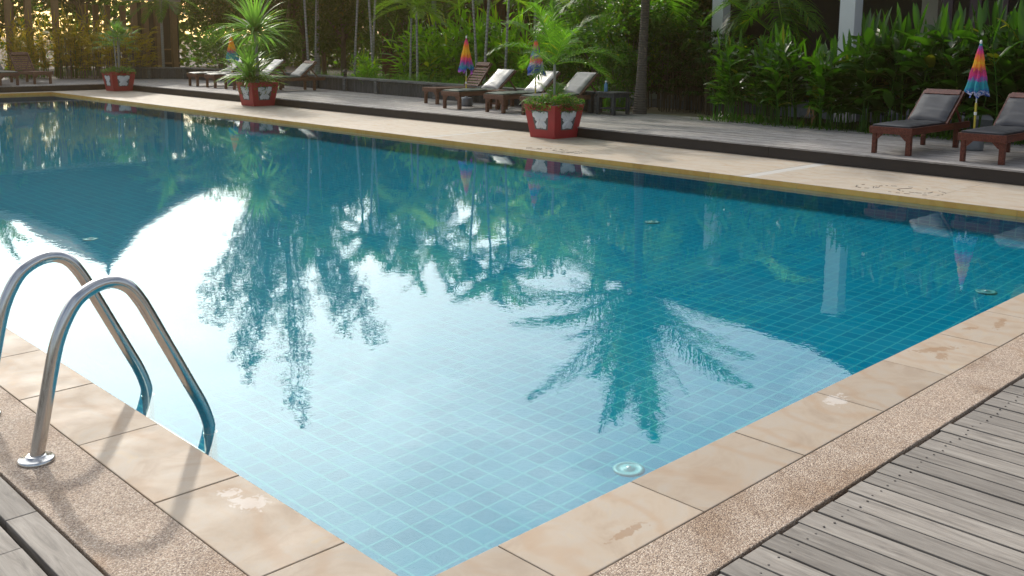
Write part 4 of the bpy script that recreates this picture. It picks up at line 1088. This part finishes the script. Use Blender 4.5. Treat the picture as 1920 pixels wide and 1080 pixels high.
# ------------------------------------------------------------------ bench wall along the back of the deck
wp = [(14.42,12.4),(14.55,15.5),(14.67,17.5),(14.80,19.9),(15.02,22.9),(15.25,25.5),(15.1,28.6),(14.85,30.2),(14.0,31.0),(13.2,31.2)]
bw = empty('bench_wall', (14.6,17,DZ)); tag(bw, 'long dark boarded bench wall along the back of the raised deck', 'low wall')
def W3(x, y, z): return (x-14.6, y-17, z)
b, cb, pb = MB(), MB(), []
for (xa, ya), (xb, yb) in zip(wp[:-1], wp[1:]):
    d = Vector((xb-xa, yb-ya, 0)); Ln = d.length; d.normalize(); nn = Vector((d.y, -d.x, 0))
    if nn.x > 0: nn = -nn
    k = int(Ln/.075)
    for i in range(k):
        p = Vector((xa,ya,0))+d*(Ln*(i+.04)/k); q = Vector((xa,ya,0))+d*(Ln*(i+.90)/k); o_ = -nn*.02*(1+.15*(i%2))
        b.hexa([W3(p.x,p.y,.0),W3(q.x,q.y,.0),W3(q.x+o_.x,q.y+o_.y,.0),W3(p.x+o_.x,p.y+o_.y,.0)], [W3(p.x,p.y,.315),W3(q.x,q.y,.315),W3(q.x+o_.x,q.y+o_.y,.315),W3(p.x+o_.x,p.y+o_.y,.315)])
    p = Vector((xa,ya,0))-nn*.03; q = Vector((xb,yb,0))-nn*.03
    b.hexa([W3(p.x,p.y,0),W3(q.x,q.y,0),W3(q.x-nn.x*.03,q.y-nn.y*.03,0),W3(p.x-nn.x*.03,p.y-nn.y*.03,0)], [W3(p.x,p.y,.314),W3(q.x,q.y,.314),W3(q.x-nn.x*.03,q.y-nn.y*.03,.314),W3(p.x-nn.x*.03,p.y-nn.y*.03,.314)])
    p = Vector((xa,ya,0))+nn*.06; q = Vector((xb,yb,0))+nn*.06
    cb.hexa([W3(p.x,p.y,.318),W3(q.x,q.y,.318),W3(q.x-nn.x*.36,q.y-nn.y*.36,.318),W3(p.x-nn.x*.36,p.y-nn.y*.36,.318)], [W3(p.x,p.y,.36),W3(q.x,q.y,.36),W3(q.x-nn.x*.36,q.y-nn.y*.36,.36),W3(p.x-nn.x*.36,p.y-nn.y*.36,.36)])
    m_ = max(1, round(Ln/1.9))
    for i in range(m_): pb.append((Vector((xa,ya,0))+d*Ln*i/m_, nn))
b.build('boards', M_['darkwall'], bw); cb.build('cap', M_['browntop'], bw)
for p, nn in pb:
    b = MB(); b.box(p.x-14.6-.045+nn.x*.03, p.x-14.6+.045+nn.x*.03, p.y-17-.05, p.y-17+.05, 0, .317); b.build('post', M_['browntop'], bw)

# small garden lantern and water bottle on the bench wall
t = empty('garden_lantern', (15.02,21.6,.532)); tag(t, 'small dark garden lantern on the bench wall before the slim trio', 'lantern')
b = MB(); b.lathe([(.0,0),(.05,0),(.055,.02),(.03,.04),(.03,.05)], 12); b.build('foot', M_['darkhouse'], t)
b = MB(); b.lathe([(.045,.05),(.05,.13)], 8); b.build('glass', M_['glassdark'], t)
b = MB(); b.lathe([(.085,.13),(.05,.17),(.015,.20),(.0,.22)], 12); b.build('hood', M_['darkhouse'], t)
t = empty('water_bottle', (14.30,12.12,DZ+.42)); tag(t, 'blue water bottle standing on the dark side table', 'bottle')
b = MB(); b.lathe([(0,0),(.035,0),(.037,.02),(.035,.13),(.02,.165),(.016,.18)], 14); b.build('body', simple('blue_plastic', (.08,.22,.36), .2, .1), t)
b = MB(); b.lathe([(.018,.18),(.018,.205),(0,.206)], 12); b.build('cap', M_['white'], t)
t = empty('notice_board', (9.03,29.9,DZ)); tag(t, 'white notice board standing at the left edge of the photo', 'notice board')
b = MB(); b.box(-.42,.065,-.02,.02,.72,1.46); b.build('panel', M_['white'], t)
b = MB()
for k in range(6): b.box(-.36,.02-.05*(k%2),-.0235,-.0205,1.34-.09*k,1.352-.09*k)
b.build('faded_lines', M_['fascia'], t)
for x in (-.38,.03):
    b = MB(); b.box(x-.015,x+.015,-.015,.015,0,.719); b.build('post', M_['darkhouse'], t)

# ------------------------------------------------------------------ buildings
# house on the right: veranda with pillars under two gabled roofs
hs = empty('garden_house', (19,8,.09)); tag(hs, 'dark single storey house with white pillars and two low gables behind the ginger bed', 'house')
def HB(mb, x0,x1,y0,y1,z0,z1, mi=0): mb.box(x0-19,x1-19,y0-8,y1-8,z0-.09,z1-.09,mi)
b = MB()
HB(b, 20.6,20.8, 9.0,15.6, .1,3.2); HB(b, 20.0,20.2, -2,8.98, .1,3.2); HB(b, 20.0,24.5, 15.6,15.8, .1,3.2); HB(b, 17.2,24.5, -2.2,-2.0, .1,3.2)
b.build('wall', M_['darkhouse'], hs)
b = MB(); HB(b, 17.4,24, -2,15.5, .1,.28); b.build('plinth', M_['concrete'], hs)
for x, y, w in ((18.73,12.62,.28),(17.12,8.76,.29),(17.12,4.3,.29),(17.12,0,.29)):
    b = MB(); HB(b, x-w/2,x+w/2,y-w/2,y+w/2,.1,3.3); HB(b, x-w/2-.02,x+w/2+.02,y-w/2-.02,y+w/2+.02,3.301,3.4); b.build('pillar', M_['white'], hs)
b = MB(); HB(b, 19.7,19.98,8.28,8.6,.1,3.2); b.build('inner_pillar', M_['cream'], hs)
for y in (7.55, 7.05, 6.6):
    b = MB(); HB(b, 18.35,18.41,y-.10,y+.10,.3,3.1); b.build('folding_door', M_['purple'], hs)
f = MB()
HB(f, 20.53,20.598,13.75,13.82,1.36,2.30); HB(f, 20.53,20.598,14.62,14.69,1.36,2.30); HB(f, 20.53,20.598,13.82,14.62,2.23,2.30); HB(f, 20.50,20.598,13.7,14.75,1.28,1.36)
wf = f.build('window', M_['lattice'], hs)
b = MB(); HB(b, 20.58,20.599,13.82,14.62,1.361,2.229); b.build('pane', M_['glassdark'], wf)
for (y0_, y1_) in ((6.3,6.62),(5.3,5.5)):
    b = MB()
    k = .9
    while k < 2.5: HB(b, 19.95,19.99,y0_,y1_,k,k+.05); k += .065
    b.build('shutter', M_['cream'], hs)
b = MB(); HB(b, 18.8,18.86,10.0,15.4,1.02,1.08); HB(b, 18.8,18.86,10.0,15.4,.5,.55)
k = 10.05
while k < 15.4: HB(b, 18.81,18.85,k,k+.04,.29,1.019); k += .16
b.build('veranda_railing', M_['darkhouse'], hs)
b = MB(); HB(b, 18.55,24.5,-2.2,16.2,3.42,3.5); b.build('veranda_ceiling', M_['darkhouse'], hs)
def gable(x0, x1, ya, yp, yb, ze, zp, nm_):
    b = MB(); th = .10
    for (p, q) in (((ya,ze),(yp,zp)),((yp,zp),(yb,ze))):
        b.hexa([(x0-19,p[0]-8,p[1]-th-.09),(x1-19,p[0]-8,p[1]-th-.09),(x1-19,q[0]-8,q[1]-th-.09),(x0-19,q[0]-8,q[1]-th-.09)],
               [(x0-19,p[0]-8,p[1]-.09),(x1-19,p[0]-8,p[1]-.09),(x1-19,q[0]-8,q[1]-.09),(x0-19,q[0]-8,q[1]-.09)])
    r_ = b.build('roof', M_['roof'], hs)
    b = MB()
    b.add([(x0+.35-19,ya-8+.3,ze-.1-.09),(x0+.35-19,yp-8,zp-.13-.09),(x0+.35-19,yb-8-.3,ze-.1-.09),(x0+.35-19,yb-8-.3,3.42),(x0+.35-19,ya-8+.3,3.42)], [(0,1,2,3,4)])
    b.build('gable_wall', M_['darkhouse'], hs)
gable(18.25, 24.6, 15.7, 10.05, 6.9, 4.13, 4.61, 'a')
gable(16.6, 24.6, 9.15, 5.2, -2.6, 3.93, 5.35, 'b')

# brown house with lattice further left
lh = empty('lattice_house', (22,22,.09)); tag(lh, 'red brown garden building with a wooden lattice behind the slim palms', 'building')
b = MB(); b.box(-.6,3,-2,6.5,0,2.75); b.build('wall', M_['brick'], lh)
b = MB()
for k in range(26): b.box(-.66,-.63,-1.9+k*.16,-1.87+k*.16,1.55,2.7)
for k in range(7): b.box(-.69,-.661,-1.95,2.2,1.58+k*.18,1.61+k*.18)
b.build('lattice', M_['lattice'], lh)
b = MB(); b.hexa([(-1.3,-2.6,2.76),(3.6,-2.6,2.76),(3.6,7,2.76),(-1.3,7,2.76)], [(.8,-2.4,3.5),(1.4,-2.4,3.5),(1.4,6.8,3.5),(.8,6.8,3.5)]); b.build('roof', M_['roof'], lh)

# open pavilion at far left with a steep gable
pv = empty('pavilion', (13.3,36,.17)); tag(pv, 'open dark post pavilion with a steep finial gable behind the pool end', 'pavilion')
for x in (-2.35,-1.75,-.9, 1.75,2.15,2.6,3.2):
    for y in (-1.7, 2.6):
        b = MB(); b.box(x-.09,x+.09,y-.09,y+.09,0,2.5); b.build('post', M_['tanpost'], pv)
b = MB(); b.box(-2.6,4.2,-1.86,-1.78,2.56,2.76); b.build('fascia_beam', M_['fascia'], pv)
b = MB(); b.box(-2.5,3.4,-1.65,-1.6,.35,.42); b.box(-2.5,3.4,-1.65,-1.6,.85,.9); b.build('rail', M_['tanpost'], pv)
b = MB(); b.box(1.9,3.5,-1.45,-1.4,0,2.5); b.build('back_panel', M_['darkhouse'], pv)
prof = [(-4.2,3.6),(-2.6,4.15),(-1.2,4.9),(0,6.05),(1.2,4.9),(2.6,4.15),(4.4,3.6)]
b = MB(); wb = MB(); bb = MB()
for (xa, za), (xb, zb) in zip(prof[:-1], prof[1:]):
    b.hexa([(xa,-2.6,za-.09),(xb,-2.6,zb-.09),(xb,3.2,zb-.09),(xa,3.2,za-.09)], [(xa,-2.6,za),(xb,-2.6,zb),(xb,3.2,zb),(xa,3.2,za)])
    bb.hexa([(xa,-2.68,za-.22),(xb,-2.68,zb-.22),(xb,-2.605,zb-.22),(xa,-2.605,za-.22)], [(xa,-2.68,za+.03),(xb,-2.68,zb+.03),(xb,-2.605,zb+.03),(xa,-2.605,za+.03)])
    wb.add([(xa,-1.9,2.63),(xb,-1.9,2.63),(xb,-1.9,zb-.1),(xa,-1.9,za-.1)], [(0,1,2,3)])
r_ = b.build('roof', M_['roof'], pv); wb.build('gable_wall', M_['darkhouse'], pv); bb.build('barge_board', M_['fascia'], pv)
b = MB(); b.lathe([(.06,6.0),(.09,6.1),(.04,6.2),(.05,6.3),(.015,6.65),(0,6.66)], 10, c=(0,-2.64,0)); b.build('finial', M_['fascia'], r_)

# ------------------------------------------------------------------ light
SUN_AZ = R(17.3); SUN_EL = R(34)     # azimuth from +y towards +x
sd = Vector((math.sin(SUN_AZ)*math.cos(SUN_EL), math.cos(SUN_AZ)*math.cos(SUN_EL), math.sin(SUN_EL)))
sl_ = bpy.data.lights.new('sun', 'SUN'); sl_.energy = 2.8; sl_.angle = R(1.7); sl_.color = (1, .93, .82)
so = bpy.data.objects.new('sun', sl_); col.objects.link(so); so.rotation_euler = sd.to_track_quat('Z', 'Y').to_euler()
w = bpy.data.worlds.new('World'); scene.world = w; w.use_nodes = True; nt = w.node_tree; nt.nodes.clear()
sky = N(nt, 'ShaderNodeTexSky'); sky.sky_type = 'NISHITA'; sky.sun_disc = False
sky.sun_elevation = SUN_EL; sky.sun_rotation = SUN_AZ; sky.dust_density = 2.0; sky.air_density = 1.0
bg1 = N(nt, 'ShaderNodeBackground'); L(nt, sky.outputs[0], bg1.inputs['Color']); bg1.inputs['Strength'].default_value = .13
# bright thin cloud, brightest round the sun
tc = N(nt, 'ShaderNodeTexCoord'); dt = N(nt, 'ShaderNodeVectorMath'); dt.operation = 'DOT_PRODUCT'
nv = N(nt, 'ShaderNodeVectorMath'); nv.operation = 'NORMALIZE'; L(nt, tc.outputs['Generated'], nv.inputs[0])
L(nt, nv.outputs[0], dt.inputs[0]); dt.inputs[1].default_value = sd
mr = N(nt, 'ShaderNodeMapRange'); mr.inputs['From Min'].default_value = .3; mr.inputs['From Max'].default_value = 1.0; L(nt, dt.outputs['Value'], mr.inputs['Value'])
glow = mth(nt, 'POWER', mr.outputs[0], 2.8)
cl = noise_n(nt, None, 2.6, 7, .58, .5)
mp = N(nt, 'ShaderNodeMapping'); mp.inputs['Scale'].default_value = (1,1,2.4); L(nt, nv.outputs[0], mp.inputs[0]); L(nt, mp.outputs[0], cl.inputs['Vector'])
cr = ramp(nt, cl.outputs['Fac'], [(.40, 0), (.62, 1)])
amt = mth(nt, 'ADD', mth(nt, 'MULTIPLY', cr.outputs[0], .55), mth(nt, 'MULTIPLY', glow, .9)); amt = mth(nt, 'MINIMUM', amt, 1.0)
bg2 = N(nt, 'ShaderNodeBackground')
cc = mixc(nt, glow, (.90,.95,1.0), (1.0,.985,.95)); L(nt, cc, bg2.inputs['Color'])
stv = mth(nt, 'ADD', 1.15, mth(nt, 'MULTIPLY', glow, 3.9)); L(nt, stv, bg2.inputs['Strength'])
sxyz = N(nt, 'ShaderNodeSeparateXYZ'); L(nt, nv.outputs[0], sxyz.inputs[0])
lowf = N(nt, 'ShaderNodeMapRange'); lowf.inputs['From Min'].default_value = .15; lowf.inputs['From Max'].default_value = .03; L(nt, sxyz.outputs[2], lowf.inputs['Value'])
dh = N(nt, 'ShaderNodeVectorMath'); dh.operation = 'DOT_PRODUCT'; L(nt, nv.outputs[0], dh.inputs[0]); dh.inputs[1].default_value = (math.sin(SUN_AZ), math.cos(SUN_AZ), 0)
azf = N(nt, 'ShaderNodeMapRange'); azf.inputs['From Min'].default_value = .80; azf.inputs['From Max'].default_value = .99; L(nt, dh.outputs['Value'], azf.inputs['Value'])
gold = mth(nt, 'MULTIPLY', lowf.outputs[0], azf.outputs[0])
cc2 = mixc(nt, gold, cc, (1.0, .66, .26)); L(nt, cc2, bg2.inputs['Color']); amt = mth(nt, 'MAXIMUM', amt, gold); L(nt, mth(nt, 'MULTIPLY', stv, mth(nt, 'ADD', 1.0, mth(nt, 'MULTIPLY', gold, .6))), bg2.inputs['Strength'])
ms = N(nt, 'ShaderNodeMixShader'); L(nt, amt, ms.inputs[0]); L(nt, bg1.outputs[0], ms.inputs[1]); L(nt, bg2.outputs[0], ms.inputs[2])
L(nt, ms.outputs[0], N(nt, 'ShaderNodeOutputWorld').inputs['Surface'])

HAZE = 0.0012  # haze added, tinted orange, for a warm glow towards the sun
if HAZE:
    b = MB(); b.box(-402,402,-402,402,-1.6,15.5)
    hz = b.build('haze', None or bpy.data.materials.new('warm_glow_haze')); hz['kind'] = 'stuff'; hz['label'] = 'thin orange haze added for a golden sun glow'
    hm = hz.data.materials[0]; hm.use_nodes = True; hn = hm.node_tree; hn.nodes.clear()
    pv_ = N(hn, 'ShaderNodeVolumePrincipled'); pv_.inputs['Color'].default_value = (1,.72,.36,1); pv_.inputs['Density'].default_value = HAZE; pv_.inputs['Anisotropy'].default_value = .82
    L(hn, pv_.outputs[0], N(hn, 'ShaderNodeOutputMaterial').inputs['Volume'])
scene.view_settings.view_transform = 'Standard'; scene.view_settings.look = 'None'
scene.view_settings.exposure = 0; scene.view_settings.gamma = 1
scene.render.engine = 'CYCLES'
scene.cycles.transparent_max_bounces = 16
scene.cycles.max_bounces = 8
